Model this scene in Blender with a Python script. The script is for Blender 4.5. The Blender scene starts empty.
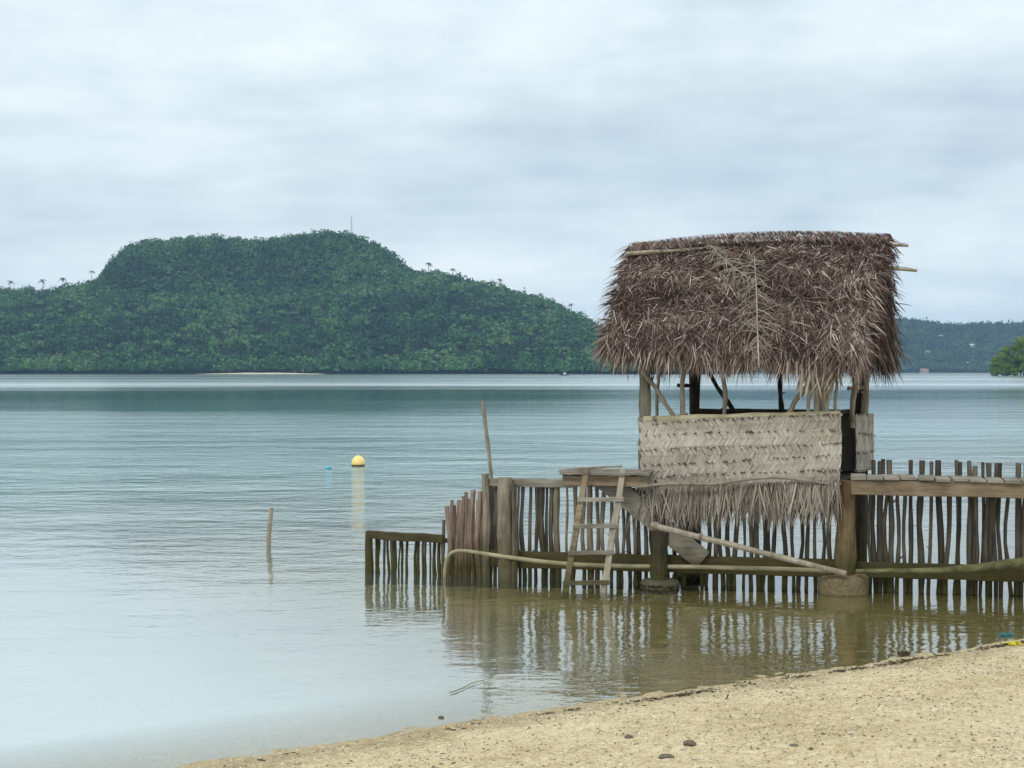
import bpy, math, random
import numpy as np
from mathutils import Vector, noise
random.seed(7); rng = np.random.default_rng(11)
R = math.radians
scene = bpy.context.scene
COL = scene.collection
F, HZ, CX, EYE = 1300.0, 371.5, 512.0, 2.5

def at(px, py, Y):
    """a point of the place at depth Y that stands where the photograph shows pixel (px, py)"""
    return Vector(((px-CX)/F*Y, Y, EYE-(py-HZ)/F*Y))

def fence_y(px, off=0.0):                     # depth of the fence line
    return (15.72+off)/(1+.242*(px-CX)/F)
def on_fence(px, py, off=0.0):
    return at(px, py, fence_y(px, off))
def fence_z(px, z, off=0.0):
    Y = fence_y(px, off); return Vector(((px-CX)/F*Y, Y, z))

# ------------------------------------------------------------------ materials
def mat_new(name):
    m = bpy.data.materials.new(name); m.use_nodes = True
    nt = m.node_tree; nt.nodes.clear()
    return m, nt
def N(nt, t, **kw):
    n = nt.nodes.new(t)
    for k, v in kw.items():
        if k in n.inputs: n.inputs[k].default_value = v
        else: setattr(n, k, v)
    return n
def ramp(nt, stops, fac):
    r = N(nt, 'ShaderNodeValToRGB')
    e = r.color_ramp.elements
    while len(e) < len(stops): e.new(.5)
    for i, (p, c) in enumerate(stops):
        e[i].position = p
        e[i].color = (c[0], c[1], c[2], 1) if not isinstance(c, float) else (c, c, c, 1)
    nt.links.new(fac, r.inputs[0]); return r.outputs[0]
def math_n(nt, op, a, b=None, c=None, clamp=False):
    n = N(nt, 'ShaderNodeMath', operation=op); n.use_clamp = clamp
    for i, v in enumerate((a, b, c)):
        if v is None: continue
        if isinstance(v, (int, float)): n.inputs[i].default_value = v
        else: nt.links.new(v, n.inputs[i])
    return n.outputs[0]
def mixc(nt, fac, a, b, mode='MIX'):
    n = N(nt, 'ShaderNodeMix', data_type='RGBA', blend_type=mode)
    for i, v in ((0, fac), (6, a), (7, b)):
        if isinstance(v, (int, float)): n.inputs[i].default_value = v
        elif isinstance(v, tuple): n.inputs[i].default_value = (*v, 1)
        else: nt.links.new(v, n.inputs[i])
    return n.outputs[2]
def noise_n(nt, vec, scale, detail=4, rough=.55, sc=None, rot=None, loc=None):
    if sc or rot or loc:
        mp = N(nt, 'ShaderNodeMapping'); nt.links.new(vec, mp.inputs[0])
        if sc: mp.inputs['Scale'].default_value = sc
        if rot: mp.inputs['Rotation'].default_value = rot
        if loc: mp.inputs['Location'].default_value = loc
        vec = mp.outputs[0]
    n = N(nt, 'ShaderNodeTexNoise', Scale=scale, Detail=detail, Roughness=rough)
    nt.links.new(vec, n.inputs['Vector']); return n.outputs[0]
def finish(nt, color, rough=.85, bump=None, bstr=.4, bdist=.01, spec=.3, trans=None):
    p = N(nt, 'ShaderNodeBsdfPrincipled', Roughness=rough)
    p.inputs['Specular IOR Level'].default_value = spec
    if isinstance(color, tuple): p.inputs['Base Color'].default_value = (*color, 1)
    else: nt.links.new(color, p.inputs['Base Color'])
    if bump is not None:
        b = N(nt, 'ShaderNodeBump', Strength=bstr, Distance=bdist)
        nt.links.new(bump, b.inputs['Height']); nt.links.new(b.outputs[0], p.inputs['Normal'])
    o = N(nt, 'ShaderNodeOutputMaterial')
    out = p.outputs[0]
    if trans:
        t = N(nt, 'ShaderNodeBsdfTranslucent'); nt.links.new(color, t.inputs[0])
        mx = N(nt, 'ShaderNodeMixShader'); mx.inputs[0].default_value = trans
        nt.links.new(out, mx.inputs[1]); nt.links.new(t.outputs[0], mx.inputs[2]); out = mx.outputs[0]
    nt.links.new(out, o.inputs[0])

def wood(name, dark, light, algae=.34, grain=(22, 22, 3), weed=(.075, .068, .016), var=.5):
    m, nt = mat_new(name)
    g = N(nt, 'ShaderNodeNewGeometry'); P = g.outputs['Position']
    oi = N(nt, 'ShaderNodeObjectInfo')
    n1 = noise_n(nt, P, 1, 5, .6, sc=grain)
    n2 = noise_n(nt, P, 3.5, 3)
    c = ramp(nt, [(.3, dark), (.72, light)], math_n(nt, 'ADD', math_n(nt, 'MULTIPLY', n1, .6), math_n(nt, 'MULTIPLY', n2, .42)))
    br = math_n(nt, 'ADD', math_n(nt, 'MULTIPLY', oi.outputs['Random'], var), 1-var*.5)
    hs = N(nt, 'ShaderNodeHueSaturation'); nt.links.new(c, hs.inputs['Color']); nt.links.new(br, hs.inputs['Value'])
    c = hs.outputs[0]
    if algae:
        sp = N(nt, 'ShaderNodeSeparateXYZ'); nt.links.new(P, sp.inputs[0])
        z = math_n(nt, 'SUBTRACT', sp.outputs[2], math_n(nt, 'MULTIPLY', math_n(nt, 'SUBTRACT', noise_n(nt, P, 5, 4), .5), .7))
        mr = N(nt, 'ShaderNodeMapRange'); nt.links.new(z, mr.inputs[0])
        mr.inputs[1].default_value = algae+.28; mr.inputs[2].default_value = algae-.22
        mr.inputs[3].default_value = 0; mr.inputs[4].default_value = .82
        w2 = mixc(nt, noise_n(nt, P, 14, 3), weed, tuple(x*.35 for x in weed))
        c = mixc(nt, mr.outputs[0], c, w2)
    finish(nt, c, .88, n1, .6, .012, .2)
    return m
def leafy(name, stops, trans=.15, rough=.8, nscale=None):
    """leaf and frond material: a tone carried by each leaf picks the colour"""
    m, nt = mat_new(name)
    a = N(nt, 'ShaderNodeAttribute', attribute_name='tone')
    f = a.outputs['Fac']
    if nscale:
        g = N(nt, 'ShaderNodeNewGeometry')
        f = math_n(nt, 'ADD', f, math_n(nt, 'MULTIPLY', math_n(nt, 'SUBTRACT', noise_n(nt, g.outputs['Position'], nscale, 3), .5), .5))
    c = ramp(nt, stops, f)
    finish(nt, c, rough, spec=.2, trans=trans)
    return m

M = {}
M['post'] = wood('weathered_post_wood', (.07, .058, .042), (.34, .29, .215), var=.25)
M['greypost'] = wood('lichen_post_wood', (.075, .07, .05), (.27, .25, .19), var=.25)
M['darkpost'] = wood('dark_wood', (.013, .011, .008), (.075, .06, .042), var=.2)  # near-black wood, shared by piles, rafters and rear parts
M['picket'] = wood('stick_wood', (.028, .023, .019), (.17, .145, .115), var=1.0)  # darkened so the backlit look sits in the wood colour
M['pile'] = wood('stained_pile_wood', (.045, .03, .017), (.27, .185, .10), weed=(.09, .085, .03), algae=.5, var=.1)
M['red'] = wood('reddish_stick_wood', (.085, .055, .042), (.33, .235, .18), var=.55)
M['board'] = wood('grey_board', (.10, .085, .065), (.36, .32, .26), grain=(3, 3, 30), var=.3)
M['brownboard'] = wood('brown_board', (.09, .058, .033), (.34, .27, .185), grain=(2.5, 2.5, 28), var=.2)
M['mossboard'] = wood('mossy_board', (.022, .018, .01), (.11, .085, .042), algae=.3, grain=(3, 3, 30), weed=(.075, .068, .017))
M['bamboo'] = wood('pale_pole_wood', (.19, .165, .10), (.42, .38, .26), algae=.18, grain=(6, 6, 6), weed=(.23, .21, .07), var=.2)
M['stick'] = wood('pale_stick_wood', (.13, .105, .075), (.38, .33, .26), algae=0, grain=(20, 20, 4), var=.35)
M['moss'] = wood('mossy_log_wood', (.03, .027, .014), (.22, .21, .09), algae=0, grain=(9, 9, 16))
M['thatch'] = leafy('dry_palm_thatch', [(0, (.022, .012, .0098)), (.3, (.088, .055, .045)), (.55, (.205, .143, .117)), (.8, (.42, .335, .28)), (1, (.64, .56, .485))])
M['mat'] = leafy('plaited_palm_leaf', [(0, (.07, .057, .047)), (.3, (.31, .272, .222)), (.7, (.49, .443, .37)), (1, (.65, .60, .525))], nscale=2.5)
M['fringe'] = leafy('grey_palm_leaf', [(0, (.06, .047, .035)), (.5, (.22, .18, .145)), (1, (.46, .41, .34))])
M['forest'] = leafy('forest_leaf', [(0, (.005, .024, .014)), (.35, (.024, .088, .034)), (.7, (.075, .18, .05)), (1, (.15, .215, .085))], trans=.1, nscale=.012)
M['farforest'] = leafy('far_forest_leaf', [(0, (.014, .04, .022)), (.5, (.032, .08, .034)), (1, (.09, .135, .05))], trans=.1, nscale=.008)
M['palm'] = leafy('palm_leaf', [(0, (.02, .045, .02)), (1, (.07, .10, .045))], trans=.1)
M['mangrove'] = leafy('mangrove_leaf', [(0, (.03, .07, .014)), (.5, (.10, .175, .025)), (1, (.22, .27, .04))], trans=.2)

def plain(name, c, rough=.6, spec=.4, nz=None, amt=.3, bump=0):
    m, nt = mat_new(name)
    g = N(nt, 'ShaderNodeNewGeometry')
    n = noise_n(nt, g.outputs['Position'], nz or 4, 5)
    cc = mixc(nt, n, tuple(x*(1-amt) for x in c), tuple(min(1, x*(1+amt)) for x in c))
    finish(nt, cc, rough, n if bump else None, bump, .02, spec)
    return m
M['concrete'] = plain('shell_crusted_concrete', (.17, .135, .075), .95, .1, 26, .75, .9)
M['wetconcrete'] = plain('wet_concrete', (.07, .062, .035), .7, .3, 18, .6, .7)
M['buoy'] = plain('faded_yellow_plastic', (.80, .56, .19), .45, .4, 7, .12)
M['buoyweed'] = plain('weed_on_buoy', (.10, .075, .025), .8, .2, 20, .4)
M['blue'] = plain('blue_plastic', (.05, .30, .45), .4, .4)
M['white'] = plain('white_paint', (.78, .78, .76), .6, .3)
M['wallwhite'] = plain('pale_house_wall', (.45, .45, .43), .8, .2)
M['roofred'] = plain('red_roof_sheet', (.30, .12, .10), .6, .3)
M['roofwhite'] = plain('pale_roof_sheet', (.6, .62, .64), .5, .3)
M['roofbrown'] = plain('brown_roof_sheet', (.34, .24, .2), .6, .3)
M['window'] = plain('window_glass_dark', (.04, .05, .06), .15, .5)
M['steel'] = plain('mast_steel', (.36, .37, .38), .5, .4)
M['darkhull'] = plain('dark_hull_paint', (.06, .07, .09), .4, .4)
M['trunk'] = plain('palm_trunk', (.16, .14, .12), .9, .1)
M['bark'] = plain('mangrove_bark', (.07, .055, .04), .9, .1)
M['stone'] = plain('dark_coral_stone', (.15, .125, .09), .9, .2, 45, .6, .9)
M['palestone'] = plain('pale_coral_stone', (.5, .44, .34), .9, .2, 45, .3, .9)
M['yellowweed'] = plain('yellow_seaweed', (.5, .42, .02), .7, .3, 30, .4)
M['net'] = plain('teal_net', (.04, .12, .12), .7, .2, 30, .4)
M['weed'] = plain('dry_wrack', (.055, .037, .02), .9, .1, 60, .6)
M['soil'] = plain('forest_floor', (.008, .02, .013), .95, .1, .03, .4)
M['farsand'] = plain('far_sand', (.55, .48, .36), .95, .1, .2, .15)

# ------------------------------------------------------------------ mesh builder
class MB:
    def __init__(s): s.v = []; s.f = []; s.t = []
    def add(s, vs, fs, tone=.5):
        o = len(s.v); s.v += [tuple(x) for x in vs]; s.t += [tone]*len(vs)
        s.f += [tuple(i+o for i in f) for f in fs]
    def tube(s, pts, rad, n=7, wob=0.0, cap=True, tone=.5, seg=None):
        pts = [Vector(p) for p in pts]
        if not hasattr(rad, '__len__'): rad = [rad]*len(pts)
        if seg:                                # resample along a smooth path
            q, r = [], []
            for i in range(len(pts)-1):
                for k in range(seg):
                    t = k/seg; q.append(pts[i].lerp(pts[i+1], t)); r.append(rad[i]*(1-t)+rad[i+1]*t)
            q.append(pts[-1]); r.append(rad[-1])
            for _ in range(2):
                q2 = q[:]
                for i in range(1, len(q)-1): q2[i] = (q[i-1]+q[i]*2+q[i+1])/4
                q = q2
            pts, rad = q, r
        ref = Vector((0, 0, 1)) if abs((pts[-1]-pts[0]).normalized().z) < .8 else Vector((0, 1, 0))
        vs, fs = [], []
        for i, p in enumerate(pts):
            d = (pts[min(i+1, len(pts)-1)]-pts[max(i-1, 0)]).normalized()
            a = d.cross(ref).normalized(); b = d.cross(a)
            for k in range(n):
                th = 2*math.pi*k/n
                rr = rad[i]*(1+random.uniform(-wob, wob))
                vs.append(p+a*math.cos(th)*rr+b*math.sin(th)*rr)
        for i in range(len(pts)-1):
            for k in range(n):
                fs.append((i*n+k, i*n+(k+1) % n, (i+1)*n+(k+1) % n, (i+1)*n+k))
        if cap:
            fs.append(tuple(range(n))[::-1]); fs.append(tuple((len(pts)-1)*n+k for k in range(n)))
        s.add(vs, fs, tone)
    def stick(s, p0, p1, r0, r1=None, bend=.02, n=7, steps=6, knots=True):
        """a crooked natural stick with knots and a sawn end"""
        p0, p1 = Vector(p0), Vector(p1); r1 = r1 or r0
        pts, rad = [], []
        ph = random.uniform(0, 50)
        for i in range(steps+1):
            t = i/steps
            w = math.sin(math.pi*t)*.6+.4
            o = Vector((noise.noise((ph, t*2.2, 0)), noise.noise((ph, t*2.2, 9))*.6, noise.noise((ph, t*2.2, 4))*.1))*bend*2*w
            pts.append(p0.lerp(p1, t)+o)
            rad.append((r0*(1-t)+r1*t)*(1+(random.uniform(-.13, .22) if knots else 0)))
        s.tube(pts, rad, n, .09)
        if knots and random.random() < .5:       # a twig stub
            i = random.randrange(1, steps)
            d = Vector((random.choice((-1, 1))*.7, -.3, .6)).normalized()
            s.tube([pts[i], pts[i]+d*rad[i]*random.uniform(1.8, 3.2)], [rad[i]*.45, rad[i]*.25], 5)
    def beam(s, p0, p1, w, h, up=(0, 0, 1), rough=.0, steps=8, tone=.5):
        """a board from p0 to p1: w across, h along up, edges a little uneven"""
        p0, p1 = Vector(p0), Vector(p1); d = (p1-p0).normalized(); up = Vector(up)
        a = d.cross(up).normalized(); b = a.cross(d).normalized()
        c = min(w, h)*.12
        prof = [(-w/2+c, -h/2), (w/2-c, -h/2), (w/2, -h/2+c), (w/2, h/2-c), (w/2-c, h/2), (-w/2+c, h/2), (-w/2, h/2-c), (-w/2, -h/2+c)]
        vs, fs = [], []
        ph = random.uniform(0, 90)
        for i in range(steps+1):
            q = p0.lerp(p1, i/steps)
            j = b*noise.noise((ph, i*.7, 0))*rough + a*noise.noise((ph, i*.7, 5))*rough
            for (x, y) in prof:
                vs.append(q+j+a*x+b*(y+random.uniform(-1, 1)*rough*.25))
        n = 8
        for i in range(steps):
            for k in range(n): fs.append((i*n+k, i*n+(k+1) % n, (i+1)*n+(k+1) % n, (i+1)*n+k))
        fs.append(tuple(range(n))[::-1]); fs.append(tuple(steps*n+k for k in range(n)))
        s.add(vs, fs, tone)
    def blade(s, p, d, L, w, nrm, droop=(0, 0, 0), tone=.5, twist=0.0, tipw=.08, fold=.25):
        """one leaflet: a tapering strip of three pieces, folded along its midrib"""
        p = Vector(p); d = Vector(d).normalized(); nrm = Vector(nrm); dr = Vector(droop)
        sd = d.cross(nrm)
        if sd.length < 1e-4: sd = d.cross(Vector((1, .3, .2)))
        sd.normalize()
        nn = sd.cross(d).normalized()
        if twist: sd = (sd*math.cos(twist)+nn*math.sin(twist)); nn = sd.cross(d).normalized()
        vs = []
        for t, ww in ((0, .75), (.35, 1), (.7, .75), (1, tipw)):
            c = p+d*L*t+dr*(t*t*L)
            vs += [c-sd*w*ww*.5, c+nn*w*ww*fold, c+sd*w*ww*.5]
        fs = []
        for i in range(3):
            o = i*3; fs += [(o, o+1, o+4, o+3), (o+1, o+2, o+5, o+4)]
        s.add(vs, fs, tone)
    def build(s, name, mat, parent=None, smooth=False):
        me = bpy.data.meshes.new(name)
        off = parent_loc(parent)
        V = np.array(s.v, dtype=np.float32).reshape(-1, 3)-np.array(off, dtype=np.float32)
        me.from_pydata(V.tolist(), [], s.f)
        at_ = me.attributes.new('tone', 'FLOAT', 'POINT'); at_.data.foreach_set('value', np.array(s.t, dtype=np.float32))
        me.materials.append(mat)
        if smooth: me.shade_smooth()
        o = bpy.data.objects.new(name, me); COL.objects.link(o)
        if parent: o.parent = parent
        return o
def parent_loc(p):
    L = Vector((0, 0, 0))
    while p is not None: L = L+p.location; p = p.parent
    return L
def tag(o, label=None, cat=None, group=None, kind=None):
    if label: o['label'] = label
    if cat: o['category'] = cat
    if group: o['group'] = group
    if kind: o['kind'] = kind
    return o
def empty(name, loc, label, cat, group=None):
    o = bpy.data.objects.new(name, None); o.location = loc; o.empty_display_size = .2
    COL.objects.link(o); return tag(o, label, cat, group)
def one(name, mb, mat, loc, label, cat, group=None, smooth=False):
    """a thing of a single mesh, its origin at loc"""
    o = mb.build(name, mat, None, smooth)
    L = Vector(loc); me = o.data
    co = np.empty(len(me.vertices)*3, dtype=np.float32); me.vertices.foreach_get('co', co)
    me.vertices.foreach_set('co', (co.reshape(-1, 3)-np.array(L, dtype=np.float32)).ravel()); o.location = L
    return tag(o, label, cat, group)
def soup(name, verts, quads, tones, mat, parent=None):
    """a big mesh of leaf quads from arrays"""
    me = bpy.data.meshes.new(name)
    nv, nf = len(verts), len(quads)
    me.vertices.add(nv); me.loops.add(nf*4); me.polygons.add(nf)
    me.vertices.foreach_set('co', np.asarray(verts, dtype=np.float32).ravel())
    me.loops.foreach_set('vertex_index', np.asarray(quads, dtype=np.int32).ravel())
    me.polygons.foreach_set('loop_start', np.arange(0, nf*4, 4, dtype=np.int32))
    me.update(calc_edges=True)
    a = me.attributes.new('tone', 'FLOAT', 'POINT'); a.data.foreach_set('value', np.asarray(tones, dtype=np.float32))
    me.materials.append(mat)
    o = bpy.data.objects.new(name, me); COL.objects.link(o)
    if parent: o.parent = parent
    return o
def leaf_quads(cen, nrm, size, aspect=1.0):
    """square leaf clumps at cen facing nrm -> verts, quads"""
    n = len(cen)
    nrm = nrm/np.maximum(np.linalg.norm(nrm, axis=1, keepdims=True), 1e-6)
    r = rng.normal(size=(n, 3)); a = np.cross(nrm, r); a /= np.maximum(np.linalg.norm(a, axis=1, keepdims=True), 1e-6)
    b = np.cross(nrm, a)
    sa = (size*.5)[:, None]; sb = sa*aspect
    V = np.stack([cen-a*sa*.35-b*sb, cen+a*sa-b*sb*.2, cen+a*sa*.3+b*sb, cen-a*sa+b*sb*.25], 1).reshape(-1, 3)
    Q = np.arange(n*4).reshape(-1, 4)
    return V, Q

# ------------------------------------------------------------------ ground and beach
NX, NY = -.49, .8717                           # seaward normal of the shoreline
def shore_d(x, y):
    return (x-1.48)*NX+(y-10.25)*NY
def ground_z(x, y):
    d = shore_d(x, y)
    along = (x-1.48)*.8717+(y-10.25)*.49
    d += .16*noise.noise((along*.35, 3.1, 0))+.05*noise.noise((along*1.6, 7.7, 0))
    if d > 0:
        z = -5*(1-math.exp(-(d-6.5*(1-math.exp(-d/7)))/95))
    else:
        e = -d
        z = .085*e+.045*(1-math.exp(-e*1.6)) if e < 12 else .085*12+.045+(1-math.exp(-(e-12)/8))*.5
    if abs(x) < 30 and -6 < y < 40 and d < 4:
        z += (.026*noise.noise((x*1.1, y*1.1, 0))+.014*noise.noise((x*3.1, y*3.1, 5)))*max(.07, min(1, -d/.8))
        z += .007*noise.noise((x*11, y*11, 2))*max(.15, min(1, -d/.4))
    return z
def axis(lo, hi, step, far_lo, far_hi):
    c = list(np.arange(lo, hi, step)); s = step; x = hi
    while x < far_hi: c.append(x); s *= 1.35; x += s
    c.append(far_hi); s = step; x = lo-step; pre = []
    while x > far_lo: pre.append(x); s *= 1.35; x -= s
    pre.append(far_lo); return pre[::-1]+c
xs = axis(-4, 9, .06, -4200, 4200); ys = axis(6, 19, .06, -150, 5600)
V = [(x, y, ground_z(x, y)) for y in ys for x in xs]
nx = len(xs)
Q = [(j*nx+i, j*nx+i+1, (j+1)*nx+i+1, (j+1)*nx+i) for j in range(len(ys)-1) for i in range(nx-1)]
m, nt = mat_new('coral_sand')
g = N(nt, 'ShaderNodeNewGeometry'); P = g.outputs['Position']
big = noise_n(nt, P, .9, 4, .6); mid = noise_n(nt, P, 9, 5, .7); fine = noise_n(nt, P, 85, 3, .8)
vor = N(nt, 'ShaderNodeTexVoronoi', Scale=55.0); nt.links.new(P, vor.inputs['Vector'])
f = math_n(nt, 'ADD', math_n(nt, 'MULTIPLY', fine, .5), math_n(nt, 'ADD', math_n(nt, 'MULTIPLY', mid, .38), math_n(nt, 'MULTIPLY', big, .24)))
c = ramp(nt, [(.36, (.22, .155, .075)), (.47, (.45, .345, .19)), (.57, (.63, .50, .30)), (.75, (.82, .70, .48))], f)
spk = ramp(nt, [(.0, (.45, .45, .45)), (.5, (1., 1., 1.)), (.9, (1.0, 1.0, 1.0)), (1, (1.25, 1.2, 1.1))], vor.outputs['Color'])
c = mixc(nt, .8, c, spk, 'MULTIPLY')
sp = N(nt, 'ShaderNodeSeparateXYZ'); nt.links.new(P, sp.inputs[0])
mr = N(nt, 'ShaderNodeMapRange'); nt.links.new(math_n(nt, 'ADD', sp.outputs[2], math_n(nt, 'MULTIPLY', math_n(nt, 'SUBTRACT', mid, .5), .05)), mr.inputs[0])
mr.inputs[1].default_value = .012; mr.inputs[2].default_value = .075; mr.inputs[3].default_value = .6; mr.inputs[4].default_value = 1
wet2 = N(nt, 'ShaderNodeMapRange'); nt.links.new(sp.outputs[2], wet2.inputs[0])
wet2.inputs[1].default_value = -.16; wet2.inputs[2].default_value = -.03; wet2.inputs[3].default_value = 1; wet2.inputs[4].default_value = .82
c = mixc(nt, 1.0, c, math_n(nt, 'MAXIMUM', mr.outputs[0], math_n(nt, 'MULTIPLY', wet2.outputs[0], .92)), 'MULTIPLY')            # wet sand at the water's edge is darker
finish(nt, c, .95, math_n(nt, 'ADD', fine, math_n(nt, 'MULTIPLY', vor.outputs['Distance'], .8)), .7, .02, .15)
M['sand'] = m
mb = MB(); mb.v = V; mb.f = Q; mb.t = [0.5]*len(V)
tag(mb.build('beach_and_sea_bed', M['sand'], None, True), kind='structure')

# loose coral grit, wrack line
def pebbles(name, pts, rmin, rmax, mat, flat=.6):
    base = np.array([(1, 0, 0), (-.5, .87, 0), (-.5, -.87, 0), (.1, .1, .9), (0, 0, -.6)])
    fs = np.array([(0, 1, 3, 3), (1, 2, 3, 3), (2, 0, 3, 3)])
    b = MB()
    for p in pts:
        r = rmin+(rmax-rmin)*random.random()**3
        th = random.uniform(0, 6.28); cs, sn = math.cos(th), math.sin(th)
        j = base*np.array([r*random.uniform(.7, 1.4), r*random.uniform(.6, 1), r*flat])+rng.normal(size=(5, 3))*r*.12
        vs = [(p[0]+x*cs-y*sn, p[1]+x*sn+y*cs, p[2]+z) for x, y, z in j]
        b.add(vs, [(0, 1, 3), (1, 2, 3), (2, 0, 3)], random.random())
    return b.build(name, mat)
grit_mat = leafy('coral_grit', [(0, (.09, .07, .045)), (.35, (.24, .18, .105)), (.65, (.48, .385, .25)), (1, (.76, .69, .55))], trans=None, rough=.9)
pts = []
while len(pts) < 26000:
    x = random.uniform(-2.5, 6.5); y = random.uniform(6.6, 13.5)
    d = shore_d(x, y)
    if -6 < d < -.02 and noise.noise((x*1.1, y*1.1, 3))+random.random() > .25: pts.append((x, y, ground_z(x, y)+.001))
tag(pebbles('coral_grit', pts, .0035, .014, grit_mat), 'loose coral grit and shell bits scattered over the beach', 'gravel', kind='stuff')
pts = []
b = MB()
while len(b.f) < 8000:
    al = random.uniform(-4.5, 6); d = -.18-.10*noise.noise((al*.9, 1, 1))+random.gauss(0, .045)
    dens = noise.noise((al*1.3, 8, 0))*.6+noise.noise((al*5, 2, 0))*.5+.1+.07*al
    if random.random() > dens: continue
    x = 1.48+al*.8717+d*NX; y = 10.25+al*.49+d*NY
    p = Vector((x, y, ground_z(x, y)+.004))
    b.blade(p, (random.uniform(-1, 1), random.uniform(-.4, .4), random.uniform(-.08, .15)), random.uniform(.01, .05), random.uniform(.004, .014), (0, -.5, 1), tone=random.random())
lb = MB()
while len(lb.f) < 6*480:
    x = random.uniform(-2.5, 6.5); y = random.uniform(6.6, 13.5); d = shore_d(x, y)
    if not -6 < d < -.2 or noise.noise((x*.9, y*.9, 6))+random.random()*.9 < .5: continue
    lb.blade((x, y, ground_z(x, y)+.004), (random.uniform(-1, 1), random.uniform(-.6, .6), random.uniform(-.05, .2)), random.uniform(.01, .035), random.uniform(.005, .014), (0, -.4, 1), tone=random.random()*.8)
tag(lb.build('leaf_litter', M['thatch']), 'dry leaf scraps and twig bits strewn over the sand', 'litter', kind='stuff')
tag(b.build('seaweed_wrack', M['weed']), 'thin dark line of dry seaweed washed up along the water edge', 'seaweed', kind='stuff')

# ------------------------------------------------------------------ water
m, nt = mat_new('lagoon_water')
g = N(nt, 'ShaderNodeNewGeometry'); P = g.outputs['Position']
sp = N(nt, 'ShaderNodeSeparateXYZ'); nt.links.new(P, sp.inputs[0])
X, Y = sp.outputs[0], sp.outputs[1]
d = math_n(nt, 'ADD', math_n(nt, 'MULTIPLY', math_n(nt, 'SUBTRACT', X, 1.48), NX), math_n(nt, 'MULTIPLY', math_n(nt, 'SUBTRACT', Y, 10.25), NY))
d = math_n(nt, 'MAXIMUM', d, 0.0)
de = math_n(nt, 'SUBTRACT', d, math_n(nt, 'MULTIPLY', math_n(nt, 'SUBTRACT', 1.0, math_n(nt, 'POWER', 2.71828, math_n(nt, 'DIVIDE', d, -7.0))), 6.5))
depth = math_n(nt, 'MULTIPLY', math_n(nt, 'SUBTRACT', 1.0, math_n(nt, 'POWER', 2.71828, math_n(nt, 'DIVIDE', de, -95.0))), 5.0)
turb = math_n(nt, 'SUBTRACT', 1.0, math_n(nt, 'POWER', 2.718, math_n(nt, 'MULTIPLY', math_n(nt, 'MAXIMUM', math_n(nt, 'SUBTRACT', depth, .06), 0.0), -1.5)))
alng = N(nt, 'ShaderNodeMapRange'); alng.interpolation_type = 'SMOOTHSTEP'      # reflected sky brightness painted as pale water off the left of the beach
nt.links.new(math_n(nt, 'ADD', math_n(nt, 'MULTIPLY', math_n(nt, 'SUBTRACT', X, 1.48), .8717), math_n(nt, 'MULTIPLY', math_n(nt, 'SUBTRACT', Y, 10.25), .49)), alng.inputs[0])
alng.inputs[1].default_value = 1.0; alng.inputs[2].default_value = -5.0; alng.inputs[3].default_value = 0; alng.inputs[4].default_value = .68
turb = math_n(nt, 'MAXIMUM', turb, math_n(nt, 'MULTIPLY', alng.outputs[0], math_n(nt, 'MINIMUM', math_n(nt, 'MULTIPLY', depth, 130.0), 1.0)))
# ripples: short wind wavelets, longer swell lines, broad cat's paws where the wind touches
w1 = noise_n(nt, P, 1, 3, .55, sc=(5.5, 9, 1), rot=(0, 0, R(-8)))
w2 = noise_n(nt, P, 1, 2, .5, sc=(1.3, 2.2, 1), rot=(0, 0, R(9)), loc=(3, 8, 0))
w3 = noise_n(nt, P, 1, 2, .5, sc=(.14, .34, 1), rot=(0, 0, R(4)))
paw = noise_n(nt, P, 1, 3, .5, sc=(.0035, .016, 1), loc=(2.3, .4, 0))
near = N(nt, 'ShaderNodeMapRange'); nt.links.new(d, near.inputs[0]); near.interpolation_type = 'SMOOTHSTEP'
near.inputs[1].default_value = 2; near.inputs[2].default_value = 22; near.inputs[3].default_value = .55; near.inputs[4].default_value = 1
yy = math_n(nt, 'DIVIDE', math_n(nt, 'ADD', Y, math_n(nt, 'MULTIPLY', math_n(nt, 'SUBTRACT', noise_n(nt, P, 1, 4, .6, sc=(.0045, .02, 1)), .5), 150)), 600.0)
streak = ramp(nt, [(.38, .3), (.62, 1.0)], noise_n(nt, P, 1, 3, .55, sc=(.0011, .017, 1), loc=(5, 1.3, 0)))
band = math_n(nt, 'MULTIPLY', ramp(nt, [(.0, .30), (.03, .5), (.05, .85), (.08, .55), (.115, .42), (.16, .17), (.27, .15), (.34, .6), (1, .6)], yy), 3.6)
far_ = N(nt, 'ShaderNodeMapRange'); nt.links.new(Y, far_.inputs[0]); far_.inputs[1].default_value = 170; far_.inputs[2].default_value = 260
band = math_n(nt, 'MULTIPLY', band, math_n(nt, 'ADD', math_n(nt, 'MULTIPLY', streak, far_.outputs[0]), math_n(nt, 'SUBTRACT', 1.0, far_.outputs[0])))
amp = math_n(nt, 'MULTIPLY', math_n(nt, 'MULTIPLY', ramp(nt, [(.36, .5), (.6, 1.0)], paw), near.outputs[0]), band)
fw = N(nt, 'ShaderNodeMapRange'); nt.links.new(Y, fw.inputs[0]); fw.inputs[1].default_value = 20; fw.inputs[2].default_value = 90; fw.inputs[3].default_value = .013; fw.inputs[4].default_value = .003
hgt = math_n(nt, 'ADD', math_n(nt, 'MULTIPLY', w1, fw.outputs[0]), math_n(nt, 'ADD', math_n(nt, 'MULTIPLY', w2, .028), math_n(nt, 'MULTIPLY', w3, .08)))
bp = N(nt, 'ShaderNodeBump', Distance=1.0); nt.links.new(hgt, bp.inputs['Height']); nt.links.new(amp, bp.inputs['Strength'])
body = N(nt, 'ShaderNodeBsdfDiffuse')          # milky shallows, whitened further to paint in reflected sky; teal over the deep
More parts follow.
